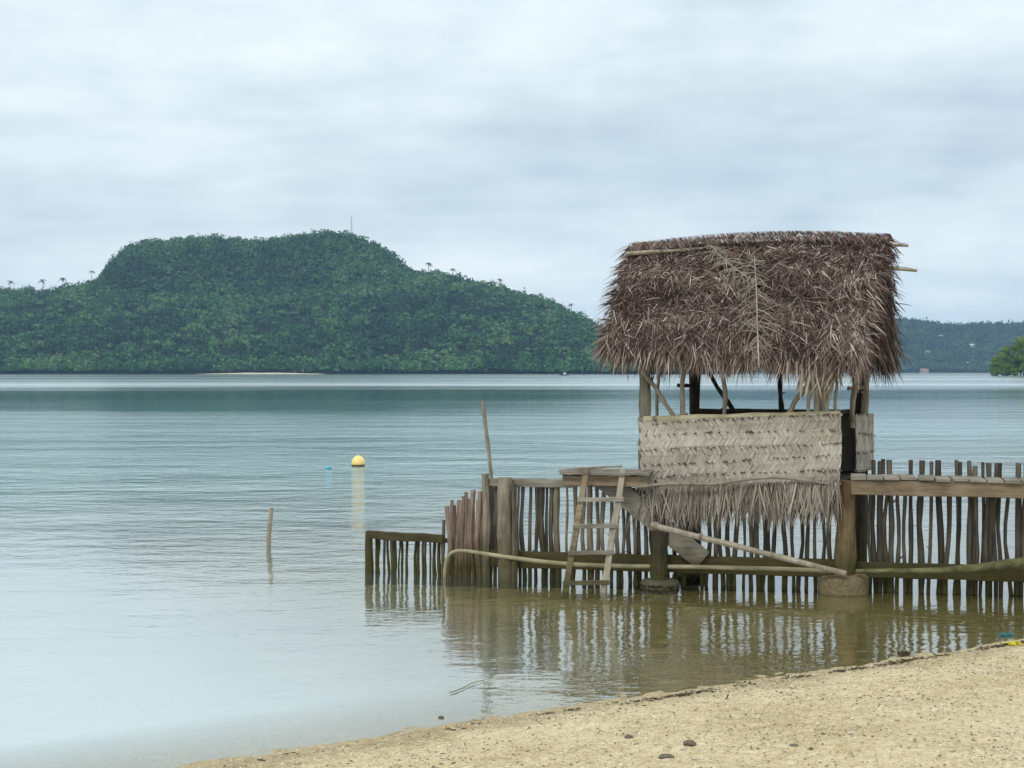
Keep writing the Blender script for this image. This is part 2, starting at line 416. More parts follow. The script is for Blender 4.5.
nt.links.new(ramp(nt, [(.03, (.66, .80, .80)), (.12, (.50, .79, .79)), (.45, (.26, .64, .655)), (1, (.12, .50, .525))], math_n(nt, 'DIVIDE', depth, 5.0)), body.inputs[0])
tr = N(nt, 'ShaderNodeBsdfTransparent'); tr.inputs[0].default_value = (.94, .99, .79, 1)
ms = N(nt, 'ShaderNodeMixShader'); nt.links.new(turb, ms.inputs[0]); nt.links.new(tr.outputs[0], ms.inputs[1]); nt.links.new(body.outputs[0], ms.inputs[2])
gl = N(nt, 'ShaderNodeBsdfGlossy', Roughness=.03)
fd = N(nt, 'ShaderNodeMapRange'); nt.links.new(Y, fd.inputs[0]); fd.inputs[1].default_value = 18; fd.inputs[2].default_value = 110
nt.links.new(math_n(nt, 'ADD', .025, math_n(nt, 'MULTIPLY', math_n(nt, 'MULTIPLY', fd.outputs[0], amp), .12)), gl.inputs['Roughness']); nt.links.new(bp.outputs[0], gl.inputs['Normal'])
fr = N(nt, 'ShaderNodeFresnel', IOR=1.36); nt.links.new(bp.outputs[0], fr.inputs['Normal'])
ms2 = N(nt, 'ShaderNodeMixShader'); nt.links.new(math_n(nt, 'POWER', fr.outputs[0], .38), ms2.inputs[0]); nt.links.new(ms.outputs[0], ms2.inputs[1]); nt.links.new(gl.outputs[0], ms2.inputs[2])
o = N(nt, 'ShaderNodeOutputMaterial'); nt.links.new(ms2.outputs[0], o.inputs[0])
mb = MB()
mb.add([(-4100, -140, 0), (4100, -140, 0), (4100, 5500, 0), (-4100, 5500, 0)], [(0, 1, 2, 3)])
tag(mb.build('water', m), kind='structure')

# ------------------------------------------------------------------ hills and forest
def interp(x, pts):
    return float(np.interp(x, [p[0] for p in pts], [p[1] for p in pts]))
AP = [(-900, 372), (-500, 340), (-100, 302), (0, 296), (60, 293), (100, 290), (250, 288), (400, 283), (440, 279), (470, 284), (500, 291), (540, 307), (570, 318), (600, 330), (650, 352), (690, 368), (720, 380)]
MS = [(98, 0), (108, 8), (120, 25), (132, 35), (148, 40), (165, 40), (200, 43), (262, 44), (320, 43), (350, 41), (370, 36), (388, 24), (402, 10), (414, 2), (422, 0)]
def smooth(t): t = max(0, min(1, t)); return t*t*(3-2*t)
def hill_z(x, y):
    px = CX+x/1500*F
    a = (HZ-interp(px, AP))/F*1500+2.5
    ys_ = 1205+14*noise.noise((x*.006, 2, 0))
    t = (y-ys_)/(1500-ys_)
    if t < 0: return t*30
    z = a*(max(0, min(1, t))**.85) if t < 1 else a*(1-smooth((y-1500)/800)*.9)
    z += noise.noise((x*.012, y*.012, 0))*7*min(1, t*3)
    ms = interp(px, MS)/F*1500
    if ms > 0:
        rim = 1425+16*noise.noise((x*.011, 5, 0))
        z += ms*smooth((y-rim)/62)*(1-smooth((y-1650)/350))
    return z
FP = [(300, 385), (500, 376), (560, 352), (620, 336), (700, 324), (800, 320), (900, 322), (930, 325), (960, 330), (1000, 329), (1024, 328), (1100, 326), (1300, 334), (1600, 350), (2000, 372)]
def far_z(x, y):
    px = CX+x/2800*F
    a = (HZ-interp(px, FP))/F*2800+2.5
    ys_ = 2500+25*noise.noise((x*.003, 2, 0))
    t = (y-ys_)/(2800-ys_)
    if t < 0: return t*40
    z = a*(min(1, t)**.8) if t < 1 else a*(1-smooth((y-2800)/1200)*.9)
    return z+noise.noise((x*.008, y*.008, 0))*8*min(1, t*3)
def terrain(name, zf, x0, x1, y0, y1, st):
    gx = np.arange(x0, x1, st); gy = np.arange(y0, y1, st)
    b = MB(); b.v = [(x, y, zf(x, y)) for y in gy for x in gx]; b.t = [.5]*len(b.v); n = len(gx)
    b.f = [(j*n+i, j*n+i+1, (j+1)*n+i+1, (j+1)*n+i) for j in range(len(gy)-1) for i in range(n-1)]
    tag(b.build(name, M['soil'], None, True), kind='structure')
terrain('hill', hill_z, -1500, 330, 1180, 2300, 12)
terrain('far_hill', far_z, -350, 3000, 2460, 3900, 25)

def canopy(zf, n, x0, x1, y0, y1, rr, leaves, leaf, palm_share, steep=None):
    C, Nn, S, T = [], [], [], []
    PV, PT = [], []
    for _ in range(n):
        x = random.uniform(x0, x1); y = random.uniform(y0, y1)
        if steep and random.random() < .27: x = random.uniform(*steep[0]); y = random.uniform(*steep[1])
        elif random.random() < .16:                     # trees crowd down to the water
            x = random.uniform(max(x0, -1000), x1); y = y0
            while y < y1 and zf(x, y) < .9: y += 1.5
            y += random.uniform(0, 9)
        z = zf(x, y)
        if z < .5: continue
        if x < -900 and random.random() < .35: continue
        clump = noise.noise((x*.012, y*.012, 4))
        tone = min(1, max(0, .40+.45*clump+.3*noise.noise((x*.035, y*.035, 7))+random.gauss(0, .17)))
        if random.random() < palm_share*(1+clump):
            h = z+random.uniform(7, 12); k = random.randint(9, 13)
            for i in range(k):
                th = 6.283*i/k+random.uniform(-.25, .25); L = random.uniform(3, 4.6); up = random.uniform(-.1, .8)
                dx, dy = math.cos(th), math.sin(th); w = .55
                a0 = (x, y, h); a1 = (x+dx*L*.55, y+dy*L*.55, h+up*1.6); a2 = (x+dx*L, y+dy*L, h+up*1.6-1.9)
                for (p, q, wa, wb) in ((a0, a1, .2, w), (a1, a2, w, .15)):
                    PV += [(p[0]-dy*wa, p[1]+dx*wa, p[2]), (p[0]+dy*wa, p[1]-dx*wa, p[2]-.25), (q[0]+dy*wb, q[1]-dx*wb, q[2]-.25), (q[0]-dy*wb, q[1]+dx*wb, q[2])]
                    PT += [min(1, tone+.3)]*4
            continue
        r = random.uniform(*rr); hh = r*random.uniform(.7, 1.15)
        u = rng.normal(size=(leaves, 3)); u[:, 2] = np.abs(u[:, 2])*.9-.15
        u /= np.linalg.norm(u, axis=1, keepdims=True)
        lump = 1+.22*np.sin(u[:, :1]*5+x)+.18*np.sin(u[:, 1:2]*6+y)
        p = u*lump*np.array([r, r, hh])*rng.uniform(.78, 1.05, (leaves, 1))+np.array([x, y, z+r*.55])
        C.append(p); Nn.append(u+rng.normal(size=u.shape)*.55); S.append(rng.uniform(.7, 1.3, leaves)*leaf)
        T.append(np.repeat(np.clip(tone+rng.normal(0, .12, leaves), 0, 1), 4))
    V, Q = leaf_quads(np.concatenate(C), np.concatenate(Nn), np.concatenate(S))
    T = np.concatenate(T)
    if PV:
        k = len(V); V = np.concatenate([V, np.array(PV)]); Q = np.concatenate([Q, np.arange(len(PV)).reshape(-1, 4)+k]); T = np.concatenate([T, np.array(PT)])
    return V, Q, T
tag(soup('forest', *canopy(hill_z, 13200, -1420, 250, 1200, 1620, (2.6, 8.4), 60, 2.3, .17, ((-500, -80), (1405, 1500))), M['forest']),
    'dense dark green tropical forest covering the flat-topped hill across the bay', 'forest', kind='stuff')
tag(soup('far_forest', *canopy(far_z, 5200, 0, 1750, 2495, 2880, (5, 10), 34, 4.2, .05), M['farforest']),
    'hazy blue-green woods on the low distant hill behind the hut', 'forest', kind='stuff')
# pale strip of beach under the hill
b = MB(); vs = []
for i in range(25):
    px = 196+i*5.4; Yb = 1197+14*noise.noise((((px-CX)/F*1200)*.006, 2, 0)); w = math.sin(math.pi*i/24)
    x = (px-CX)/F*1200
    vs += [(x, Yb-10, -.4), (x, Yb+14, .5+1.7*w)]
b.add(vs, [(2*i, 2*i+2, 2*i+3, 2*i+1) for i in range(24)])
tag(b.build('far_beach', M['farsand']), kind='structure')

# palms standing above the skyline
def make_palm(label):
    r = empty('coconut_palm', (0, 0, 0), label, 'palm tree', 'coconut palms on the hill skyline')
    b = MB(); b.tube([(0, 0, -9), (.2, 0, -3), (.6, 0, 3), (1.1, 0, 8)], [.34, .28, .24, .2], 7)
    b.build('trunk', M['trunk'], r, True)
    b = MB()
    for i in range(15):
        th = 6.283*i/15+random.uniform(-.2, .2); up = random.uniform(-.5, 1.1)
        d = Vector((math.cos(th), math.sin(th), up))
        b.blade((1.1, 0, 8), d, random.uniform(3.4, 4.6), 1.0, (0, 0, 1), (0, 0, -.55), random.random(), tipw=.2)
    b.build('crown', M['palm'], r)
    return r
palms = [(9, 286, 'coconut palm on the hill skyline nearest the left edge of the photo'),
         (44, 285, 'second coconut palm from the left edge along the hill skyline'),
         (63, 283, 'low coconut palm just left of the lone tall skyline palm'),
         (91, 276, 'lone tall coconut palm at the left foot of the flat-topped hill'),
         (428, 268, 'coconut palm at the top of the right slope, nearest the flat-topped hill'),
         (452, 274, 'coconut palm on the upper right slope, second from the flat-topped hill'),
         (499, 284, 'coconut palm halfway down the right skyline of the hill'),
         (542, 299, 'coconut palm low on the right skyline of the hill, standing alone'),
         (572, 309, 'last coconut palm on the right skyline before the thatched hut')]
proto = None
for px, py, lab in palms:
    Yp = 1490; x = (px-CX)/F*Yp; top = EYE-(py-HZ)/F*Yp
    if proto is None: proto = make_palm(lab); o = proto
    else:
        o = proto.copy(); COL.objects.link(o); o['label'] = lab
        for ch in proto.children:
            c = ch.copy(); COL.objects.link(c); c.parent = o
    s = random.uniform(1.25, 1.5); top += 5
    o.scale = (s, s, s); o.rotation_euler = (0, 0, random.uniform(0, 6.28)); o.location = (x, Yp, top-8*s)

# mast on the summit
Ym = 1500; base = Vector(((351.5-CX)/F*Ym, Ym, EYE-(240-HZ)/F*Ym)); topz = EYE-(213-HZ)/F*Ym
r = empty('radio_mast', base, 'slender radio mast standing on top of the flat-topped hill', 'mast')
b = MB(); Hm = topz-base.z
for k in range(3):
    th = 2.094*k+.4
    b.tube([base+Vector((math.cos(th)*1.3, math.sin(th)*1.3, -6)), base+Vector((math.cos(th)*.45, math.sin(th)*.45, Hm*.86))], .16, 5)
for i in range(12):
    for k in range(3):
        z0, z1 = Hm*.86*i/12, Hm*.86*(i+1)/12
        q = lambda z, kk: base+Vector((math.cos(2.094*kk+.4), math.sin(2.094*kk+.4), 0))*(1.3-.85*z/(Hm*.86))+Vector((0, 0, z))
        b.tube([q(z0, k), q(z1, k+1)], .07, 4)
b.build('lattice_tower', M['steel'], r)
b = MB(); b.tube([base+Vector((0, 0, Hm*.84)), base+Vector((0, 0, Hm))], .12, 5); b.build('antenna', M['steel'], r)

# houses on the far hillside
def make_house(px, py, w, roofmat, label, Yh=None, wall=None):
    x = (px-CX)/F*2500
    if Yh is None:
        best = None
        for yy in range(2505, 2860, 6):                # where the slope shows at that height
            xx = (px-CX)/F*yy; z = far_z(xx, yy)+7; p = HZ-(z-EYE)/yy*F
            if best is None or abs(p-py) < best[0]: best = (abs(p-py), yy)
        Yh = best[1]-8
    x = (px-CX)/F*Yh; z = EYE-(py-HZ)/F*Yh
    r = empty('house', (x, Yh, z-2.5), label, 'house', 'houses on the far hillside')
    o = Vector((x, Yh, z-2.5)); h = w*.42; dpt = w*.7
    def box(b, a, c):
        b.add([(a[0], a[1], a[2]), (c[0], a[1], a[2]), (c[0], c[1], a[2]), (a[0], c[1], a[2]), (a[0], a[1], c[2]), (c[0], a[1], c[2]), (c[0], c[1], c[2]), (a[0], c[1], c[2])],
              [(0, 3, 2, 1), (4, 5, 6, 7), (0, 1, 5, 4), (1, 2, 6, 5), (2, 3, 7, 6), (3, 0, 4, 7)])
    b = MB(); box(b, o+Vector((-w/2, -dpt/2, -5)), o+Vector((w/2, dpt/2, h))); b.build('wall', wall or M['wallwhite'], r)
    b = MB(); e = .8
    zz = o.z+h+.01; t = zz+w*.2
    b.add([(o.x-w/2-e, o.y-dpt/2-e, zz), (o.x+w/2+e, o.y-dpt/2-e, zz), (o.x+w/2+e, o.y+dpt/2+e, zz), (o.x-w/2-e, o.y+dpt/2+e, zz), (o.x-w/2, o.y, t), (o.x+w/2, o.y, t)],
          [(0, 1, 5, 4), (2, 3, 4, 5), (1, 2, 5), (3, 0, 4), (0, 3, 2, 1)])
    b.build('roof', roofmat, r)
    for k in (-.28, .25):
        b = MB(); box(b, o+Vector((k*w-w*.07, -dpt/2-.06, h*.35)), o+Vector((k*w+w*.07, -dpt/2+.05, h*.75))); b.build('window', M['window'], r)
make_house(927, 352.5, 9, M['roofbrown'], 'long pinkish-roofed house low on the far hillside right of the thatch')
make_house(941, 335.5, 6, M['roofwhite'], 'small white house high on the far hillside, nearest the ridge')
make_house(972, 345, 7.5, M['roofwhite'], 'pale-roofed house midway up the far hillside, right of the others')
make_house(973, 351.5, 4, M['roofwhite'], 'narrow white house directly below the pale-roofed hillside house')
make_house(968, 362, 4, M['roofwhite'], 'small white house low on the far slope above the water')
make_house(924, 371.8, 14, M['roofred'], 'red-roofed house at the water edge of the far shore', 2485, M['roofbrown'])

# mangroves on the point at the right
def mangrove(px, py_top, half, base_y, label, n):
    Yt = 690+random.uniform(-8, 8)
    x = (px-CX)/F*Yt; top = (EYE-(py_top-HZ)/F*Yt)*1.2; rad = half/F*Yt
    r = empty('mangrove_tree', (x, Yt, 0), label, 'tree', 'mangroves on the point')
    b = MB()
    for k in range(7):
        th = random.uniform(0, 6.28); rr = rad*random.uniform(.1, .7)
        b.tube([(x+math.cos(th)*rr*1.2, Yt+math.sin(th)*rr*1.2, -.8), (x+math.cos(th)*rr*.8, Yt+math.sin(th)*rr*.8, top*.25), (x+math.cos(th)*rr, Yt+math.sin(th)*rr, top*.65)], [.35, .28, .12], 6, seg=2)
    b.build('trunk', M['bark'], r)
    nb = 60; C, Nn, T = [], [], []
    for k in range(nb):
        th = random.uniform(0, 6.28); q = random.random()**.5
        cx, cy = math.cos(th)*q*rad*.82, math.sin(th)*q*rad*.82
        hh = top*(1-.55*q*q)
        cz = random.uniform(.12, .9)*hh; cr = rad*random.uniform(.19, .33)
        m_ = n//nb
        u = rng.normal(size=(m_, 3)); u /= np.linalg.norm(u, axis=1, keepdims=True)
        p = u*cr*rng.uniform(.55, 1.08, (m_, 1))+np.array([cx, cy, cz])
        p[:, 2] = np.clip(p[:, 2], .5, None)
        C.append(p); Nn.append(u+np.array([0, 0, .4])+rng.normal(size=u.shape)*.5)
        T.append(np.repeat(np.clip(random.uniform(.3, .75)+rng.normal(0, .15, m_), 0, 1), 4))
    C = np.concatenate(C); V, Q = leaf_quads(C, np.concatenate(Nn), rng.uniform(.5, 1.0, len(C)))
    o = soup('crown', V, Q, np.concatenate(T), M['mangrove'], r)
mangrove(1027, 331, 18, 376, 'taller bright green mangrove at the right edge of the photo', 9500)
mangrove(1004, 349, 15, 376, 'lower rounded mangrove at the seaward tip of the point', 8000)
mangrove(1062, 334, 26, 376, 'mangrove further back on the point beyond the right edge', 3000)

# ------------------------------------------------------------------ things in the bay
# mooring buoy
Yb = 3250/(467.0-HZ)+.3
c = Vector(((358.3-CX)/F*Yb, Yb, 0)); rb = 6.6/F*Yb
r = empty('mooring_buoy', c, 'round pale yellow mooring buoy floating in the bay', 'buoy')
b = MB(); vs = []; fs = []
nu, nv_ = 24, 14; zc = rb*.62
for j in range(nv_+1):
    ph = math.pi*j/nv_
    for i in range(nu):
        th = 2*math.pi*i/nu; vs.append(c+Vector((math.sin(ph)*math.cos(th)*rb, math.sin(ph)*math.sin(th)*rb, zc+math.cos(ph)*rb*.95)))
for j in range(nv_):
    for i in range(nu): fs.append((j*nu+i, (j+1)*nu+i, (j+1)*nu+(i+1) % nu, j*nu+(i+1) % nu))
b.add(vs, fs); b.build('float_body', M['buoy'], r, True)
b = MB(); b.tube([c+Vector((0, 0, .0)), c+Vector((0, 0, zc*.42))], [rb*.93, rb*1.01], 24); b.build('weed_band', M['buoyweed'], r, True)
b = MB(); b.tube([c+Vector((0, 0, zc+rb*.9)), c+Vector((0, 0, zc+rb*1.12))], [rb*.2, rb*.14], 10); b.build('lifting_eye', M['buoy'], r, True)
# small blue float
Yf = 3250/(469.0-HZ); c = Vector(((328.5-CX)/F*Yf, Yf, .02)); b = MB()
b.tube([c+Vector((-.085, 0, 0)), c+Vector((-.06, 0, 0)), c+Vector((.05, .02, .01)), c+Vector((.085, .02, .02))], [.012, .03, .034, .012], 10)
one('blue_float', b, M['blue'], c, 'tiny blue float on the water left of the yellow buoy', 'float', smooth=True)
# stake
Ys = 3250/(546.0-HZ)
b = MB(); p0 = at(269, 548, Ys); 
b.tube([at(268.5, 556, Ys)+Vector((0, 0, -.2)), at(268.5, 548, Ys), at(268.6, 536, Ys), at(270.2, 520, Ys), at(271.8, 507.5, Ys)], [.037, .035, .033, .031, .03], 8, .08, seg=3)
one('wooden_stake', b, M['stick'], Vector((p0.x, p0.y, 0)), 'short crooked wooden stake standing alone in the shallow water', 'stake')
# motor boat far off
Yq = 820.0; c = Vector(((564.5-CX)/F*Yq, Yq, 0))
r = empty('motor_boat', c, 'tiny dark motor boat far out below the hill', 'boat')
b = MB(); sec = []
for i, (sx, w, z0, z1) in enumerate(((-2.8, .9, -.1, .75), (-1, 1.05, -.15, .75), (1.2, .9, -.1, .85), (2.6, .35, .1, 1.05), (3.1, .05, .5, 1.15))):
    sec += [c+Vector((sx, -w, z1)), c+Vector((sx, -w*.6, z0)), c+Vector((sx, w*.6, z0)), c+Vector((sx, w, z1))]
fs = []
for i in range(4):
    for k in range(3): fs.append((i*4+k, i*4+k+1, i*4+k+5, i*4+k+4))
    fs.append((i*4+3, i*4, i*4+4, i*4+7))
fs.append((0, 3, 2, 1)); b.add(sec, fs); b.build('hull', M['darkhull'], r)
b = MB(); b.beam(c+Vector((-.6, 0, 1.15)), c+Vector((.9, 0, 1.15)), 1.3, .8); b.build('cabin', M['white'], r)
b = MB(); b.beam(c+Vector((-.9, 0, 1.85)), c+Vector((1.0, 0, 1.85)), 1.5, .1); b.build('canopy', M['white'], r)
b = MB(); b.beam(c+Vector((-3.05, 0, .3)), c+Vector((-3.05, 0, 1.2)), .4, .4, (1, 0, 0)); b.build('outboard_motor', M['darkhull'], r)
# bamboo splinter lying in the shallows
b = MB(); p0, p1 = at(449, 694, 3250/(694-HZ)), at(486, 681, 3250/(681-HZ)); p0.z = .012; p1.z = .012
b.stick(p0, p1, .0045, .003, .02, 6, knots=False)
one('thin_stick', b, M['bamboo'], p0, 'thin pale stick floating in the shallows near the beach', 'stick')

# ------------------------------------------------------------------ stones and bits on the beach
def on_ground(px, py):
    k = (py-HZ)/F; Y = 4.0
    while Y < 20:
        if EYE-k*Y < ground_z((px-CX)/F*Y, Y): break
        Y += .01
    return Vector(((px-CX)/F*Y, Y, ground_z((px-CX)/F*Y, Y)))
def stone(name, px, py, w, h, mat, label, cat='stone', grp=None):
    c = on_ground(px, py); s = w/F*c.y*.42; hh = h/F*c.y*.7
    b = MB(); vs, fs = [], []; nu, nv_ = 14, 9; ph0 = random.uniform(0, 99)
    for j in range(nv_+1):
        ph = math.pi*j/nv_
        for i in range(nu):
            th = 2*math.pi*i/nu
            q = Vector((math.sin(ph)*math.cos(th), math.sin(ph)*math.sin(th), math.cos(ph)))
            k = 1+.35*noise.noise(q*1.7+Vector((ph0, 0, 0)))+.22*noise.noise(q*4.5+Vector((ph0, 3, 0)))
            vs.append(c+Vector((q.x*s*k, q.y*s*.75*k, q.z*hh*.62*k+hh*.22)))
    for j in range(nv_):
        for i in range(nu): fs.append((j*nu+i, (j+1)*nu+i, (j+1)*nu+(i+1) % nu, j*nu+(i+1) % nu))
    b.add(vs, fs)
    return one(name, b, mat, c, label, cat, grp)
G = 'stones lying on the beach'
stone('coral_stone', 690, 745, 15, 8, M['stone'], 'largest dark coral stone on the sand, the upper right of the pair', grp=G)
stone('coral_stone', 666, 758, 17, 7, M['stone'], 'flat dark coral stone closest to the bottom edge, lower left of the pair', grp=G)
stone('coral_stone', 629, 738, 11, 5, M['stone'], 'small dark stone on the sand left of the pair of coral stones', grp=G)
stone('coral_stone', 683, 750, 9, 4, M['palestone'], 'small pale stone tucked between the two dark coral stones', grp=G)
stone('coral_stone', 695, 760, 8, 5, M['palestone'], 'pale stone on the sand below the largest dark coral stone', grp=G)
stone('coral_stone', 794, 746, 11, 3.5, M['stone'], 'thin dark stone lying flat on the sand right of the coral pair', grp=G)
stone('coral_stone', 811, 750, 6, 4, M['stone'], 'tiny dark stone right of the thin flat one on the sand', grp=G)
stone('coral_stone', 852, 734, 9, 4, M['palestone'], 'pale brownish stone on the open sand at the right', grp=G)
stone('coral_stone', 441, 718, 7, 3.5, M['stone'], 'small dark stone at the water edge left of the beach', grp=G)
def tuft(name, px, py, w, mat, n, label, cat):
    c = on_ground(px, py); s = w/F*c.y*.5; b = MB()
    for _ in range(n):
        q = c+Vector((max(-.7, min(.7, random.gauss(0, .33)))*s, max(-.6, min(.6, random.gauss(0, .28)))*s, .004+random.random()*.02))
        b.blade(q, (random.uniform(-1, 1), random.uniform(-1, 1), random.uniform(-.05, .3)), random.uniform(.02, .07), random.uniform(.008, .02), (0, -.4, 1), (0, 0, -.4), random.random())
    return one(name, b, mat, c, label, cat)
tuft('seaweed_tuft', 1014, 645, 17, M['yellowweed'], 90, 'bright yellow tuft of seaweed on the wrack line', 'seaweed')
tuft('net_scrap', 1006, 636, 18, M['net'], 90, 'teal scrap of old net in the shallows beside the yellow seaweed', 'net scrap')
tuft('seaweed_tuft', 905, 655, 16, M['weed'], 70, 'dark clump of dry seaweed on the wrack line below the right fence', 'seaweed')

# ------------------------------------------------------------------ fences
def picket(root, px, ytop, zbot=-.5, rad=.03, off=0.0, mat=None, lean=0.0, bend=.03):
    p0 = fence_z(px-lean*.4, zbot, off); p1 = on_fence(px+lean, ytop, off)
    b = MB(); b.stick(p0, p1, rad*random.uniform(.66, .95), rad*random.uniform(.55, .8), bend, 7, 8)
    b.build('picket', mat or M['picket'], root)
# low fence, far left
r = empty('low_fence', fence_z(400, 0), 'low mossy fence of short sticks under one rail at the far left end', 'fence')
b = MB(); b.beam(on_fence(367, 534.5, -.05), on_fence(443, 539, -.05), .06, .10, rough=.012); b.build('rail', M['mossboard'], r)
b = MB(); b.stick(fence_z(369.5, -.6, -.03), on_fence(369, 531.5, -.03), .055, .05, .01, 9, knots=False); b.build('post', M['mossboard'], r)
for px in (376, 379.5, 383, 387, 391, 395, 398.5, 402, 407, 416, 418.5, 422, 426, 430, 433.5, 437, 440.5):
    picket(r, px+random.uniform(-.6, .6), 538, -.5, random.uniform(.018, .028), .03, M['darkpost'] if random.random() < .6 else M['picket'], random.uniform(-1, 1), .02)
# close-set reddish sticks
r = empty('stick_fence', fence_z(463, 0), 'close-set fence of reddish sticks with tops stepping down to the left', 'fence')
for px, yt in ((444, 520), (447.5, 506), (451, 500), (454, 505), (457, 500), (460, 502), (463, 496), (465.5, 492), (469, 499), (471.5, 493), (474, 490), (477, 500), (480, 491), (483, 500)):
    picket(r, px, yt, -.5, random.uniform(.034, .045), random.uniform(-.06, .03), M['red'], random.uniform(-.5, 1.4), .03)
b = MB(); b.stick(fence_z(442, .42, .06), fence_z(498, .44, .06), .03, .03, .02, 7); b.build('rail', M['mossboard'], r)
# tall picket fence from the thick post to the hut and under it
r = empty('picket_fence', fence_z(600, 0), 'grey stick fence running from the thick post behind the ladder and under the hut', 'fence')
b = MB(); b.stick(fence_z(505, -.6, -.1), on_fence(505, 477.5, -.1), .098, .088, .015, 14, 8, False); b.build('post', M['post'], r, True)
b = MB(); b.beam(on_fence(483, 482.5, -.03), on_fence(572, 483.5, -.03), .05, .095, rough=.012); b.build('top_rail', M['board'], r)
b = MB(); b.beam(fence_z(488, .24, -.045), fence_z(852, .26, -.045), .05, .2, rough=.015, steps=16); b.build('lower_board', M['mossboard'], r)
b = MB(); b.stick(fence_z(487, -.5, -.07), on_fence(485, 474, -.07), .05, .042, .02, 8); b.build('picket', M['post'], r)
b = MB(); b.stick(fence_z(516, -.5, -.14), on_fence(513.5, 484, -.14), .046, .036, .02, 8); b.build('picket', M['picket'], r)
for px in (491, 496, 519, 524, 530, 536, 543, 547.5, 552.5, 558, 566, 575, 583, 591, 596.5, 604, 611, 618, 624, 629, 634):
    big = px in (543, 558, 591)
    picket(r, px, 485+random.uniform(-2, 3), -.5, .05 if big else random.uniform(.026, .038), .02, M['post'] if random.random() < .45 else M['picket'], random.uniform(-1.3, 1.3), .026)  # lighter post wood mixed in, painting the front light on this stretch
for px in (640, 647, 653, 667, 675, 683, 700, 707, 715, 721.5, 728, 735.5, 744, 751, 757, 763, 770, 775, 782.5, 793, 799, 807, 815.5, 823, 831, 838):
    picket(r, px, 487+random.uniform(-3, 4), -.5, random.uniform(.026, .042), .03, M['picket'], random.uniform(-1.6, 1.6), .03)
# fence right of the hut, its tops above the walkway
r = empty('picket_fence', fence_z(945, 0), 'dark stick fence right of the hut with tops rising above the walkway', 'fence')
tall = {874: 460, 880: 461, 884: 459, 891: 460, 911: 460, 921: 460.5, 930: 461.5, 940: 460, 955.5: 460, 961.5: 462, 968.5: 460.5, 976: 466, 981.5: 462, 990: 463, 995.5: 463, 1001: 463, 1018: 463, 1024: 463, 1033: 462, 1041: 464, 1050: 462}
for px, yt in tall.items():
    picket(r, px, yt, -.5, random.uniform(.026, .045), .14, M['picket'], random.uniform(-1.2, 1.2), .03)
for px in (870, 887, 897, 904, 948, 973, 986, 1009, 1029, 1046):
    picket(r, px, 484, -.5, random.uniform(.024, .034), .11, M['picket'], random.uniform(-1.6, 1.6), .04)
b = MB(); b.beam(fence_z(856, .255, .02), fence_z(1070, .255, .02), .05, .17, rough=.015, steps=12); b.build('lower_board', M['darkpost'], r)

# leaning pole, curved bamboo, mossy log
b = MB(); b.stick(fence_z(507, -.5, .12), on_fence(482.5, 401, .12), .033, .019, .012, 8, 9)
one('leaning_pole', b, M['stick'], fence_z(503, 0, .12), 'tall thin bare pole leaning up behind the left end of the fence', 'pole')
b = MB(); pts = [(444.5, 590), (444.5, 570), (447, 557), (453, 551.5), (462, 550), (500, 556), (540, 561.5), (580, 565), (640, 566.5), (700, 567), (770, 568.5), (834, 571)]
b.tube([on_fence(x, y, -.19) for x, y in pts], [.021]*5+[.026]*7, 9, .05, seg=4)
one('bent_pole', b, M['bamboo'], fence_z(640, 0, -.19), 'long pale pole bent down at its left end, tied along the fence foot', 'pole', smooth=True)
b = MB(); pts = [(856, 571), (900, 571), (940, 570.5), (975, 568), (1005, 565), (1030, 562), (1065, 561)]
b.tube([on_fence(x, y, -.22) for x, y in pts], [.022, .028, .034, .045, .056, .064, .07], 10, .16, seg=4)
one('mossy_log', b, M['moss'], fence_z(950, 0, -.22), 'mossy log lying along the foot of the right fence', 'log', smooth=True)

# ------------------------------------------------------------------ walkway (right) and landing (left)
DZ = 1.327
def planks(root, px0, px1, w, off0, off1, ndz=0.0):
    a = fence_z(px0, 0, off0); e = fence_z(px1, 0, off0); n = int((e-a).length/w)
    d = (e-a)/n; back = Vector((.235, .972, 0))*(off1-off0)*.97
    for i in range(n):
        p = a+d*(i+.5); z = DZ-.016+ndz+random.uniform(-.008, .008); ov = random.uniform(.015, .06)
        sk = d.normalized()*random.uniform(-.03, .03)
        b = MB(); b.beam(p+Vector((0, 0, z))-back.normalized()*ov, p+back+sk+Vector((0, 0, z)), d.length*random.uniform(.86, .96), .03, rough=.006, steps=3)
        b.build('plank', M['board'], root)
r = empty('walkway', fence_z(950, 0, -.3), 'narrow plank walkway on a heavy beam leading right from the hut', 'walkway')
planks(r, 850, 1075, .17, -.33, .10)
b = MB(); b.beam(fence_z(851, DZ-.115, -.31), fence_z(1078, DZ-.115, -.31), .07, .165, rough=.012, steps=12); b.build('beam', M['brownboard'], r)
b = MB(); b.beam(fence_z(862, DZ-.115, .02), fence_z(1078, DZ-.115, .02), .06, .15, rough=.01, steps=8); b.build('beam', M['darkpost'], r)
b = MB(); b.stick(fence_z(1062, -.6, -.2), fence_z(1062, DZ-.04, -.2), .09, .085, .01, 12); b.build('post', M['darkpost'], r, True)
r = empty('landing', fence_z(600, 0, -.3), 'small wooden landing at the head of the ladder left of the hut', 'landing')
b = MB(); b.beam(fence_z(563, DZ-.105, -.31), fence_z(648, DZ-.095, -.31), .07, .125, rough=.015, steps=6); b.build('beam', M['brownboard'], r)
for k, (x0, x1, o0, o1) in enumerate(((561, 650, -.34, -.345), (560, 652, -.19, -.2), (566, 654, -.04, -.06))):
    b = MB(); b.beam(fence_z(x0, DZ-.018+.01*k, o0), fence_z(x1, DZ-.012+.01*k, o1), .14, .032, rough=.014, steps=6); b.build('plank', M['board'], r)
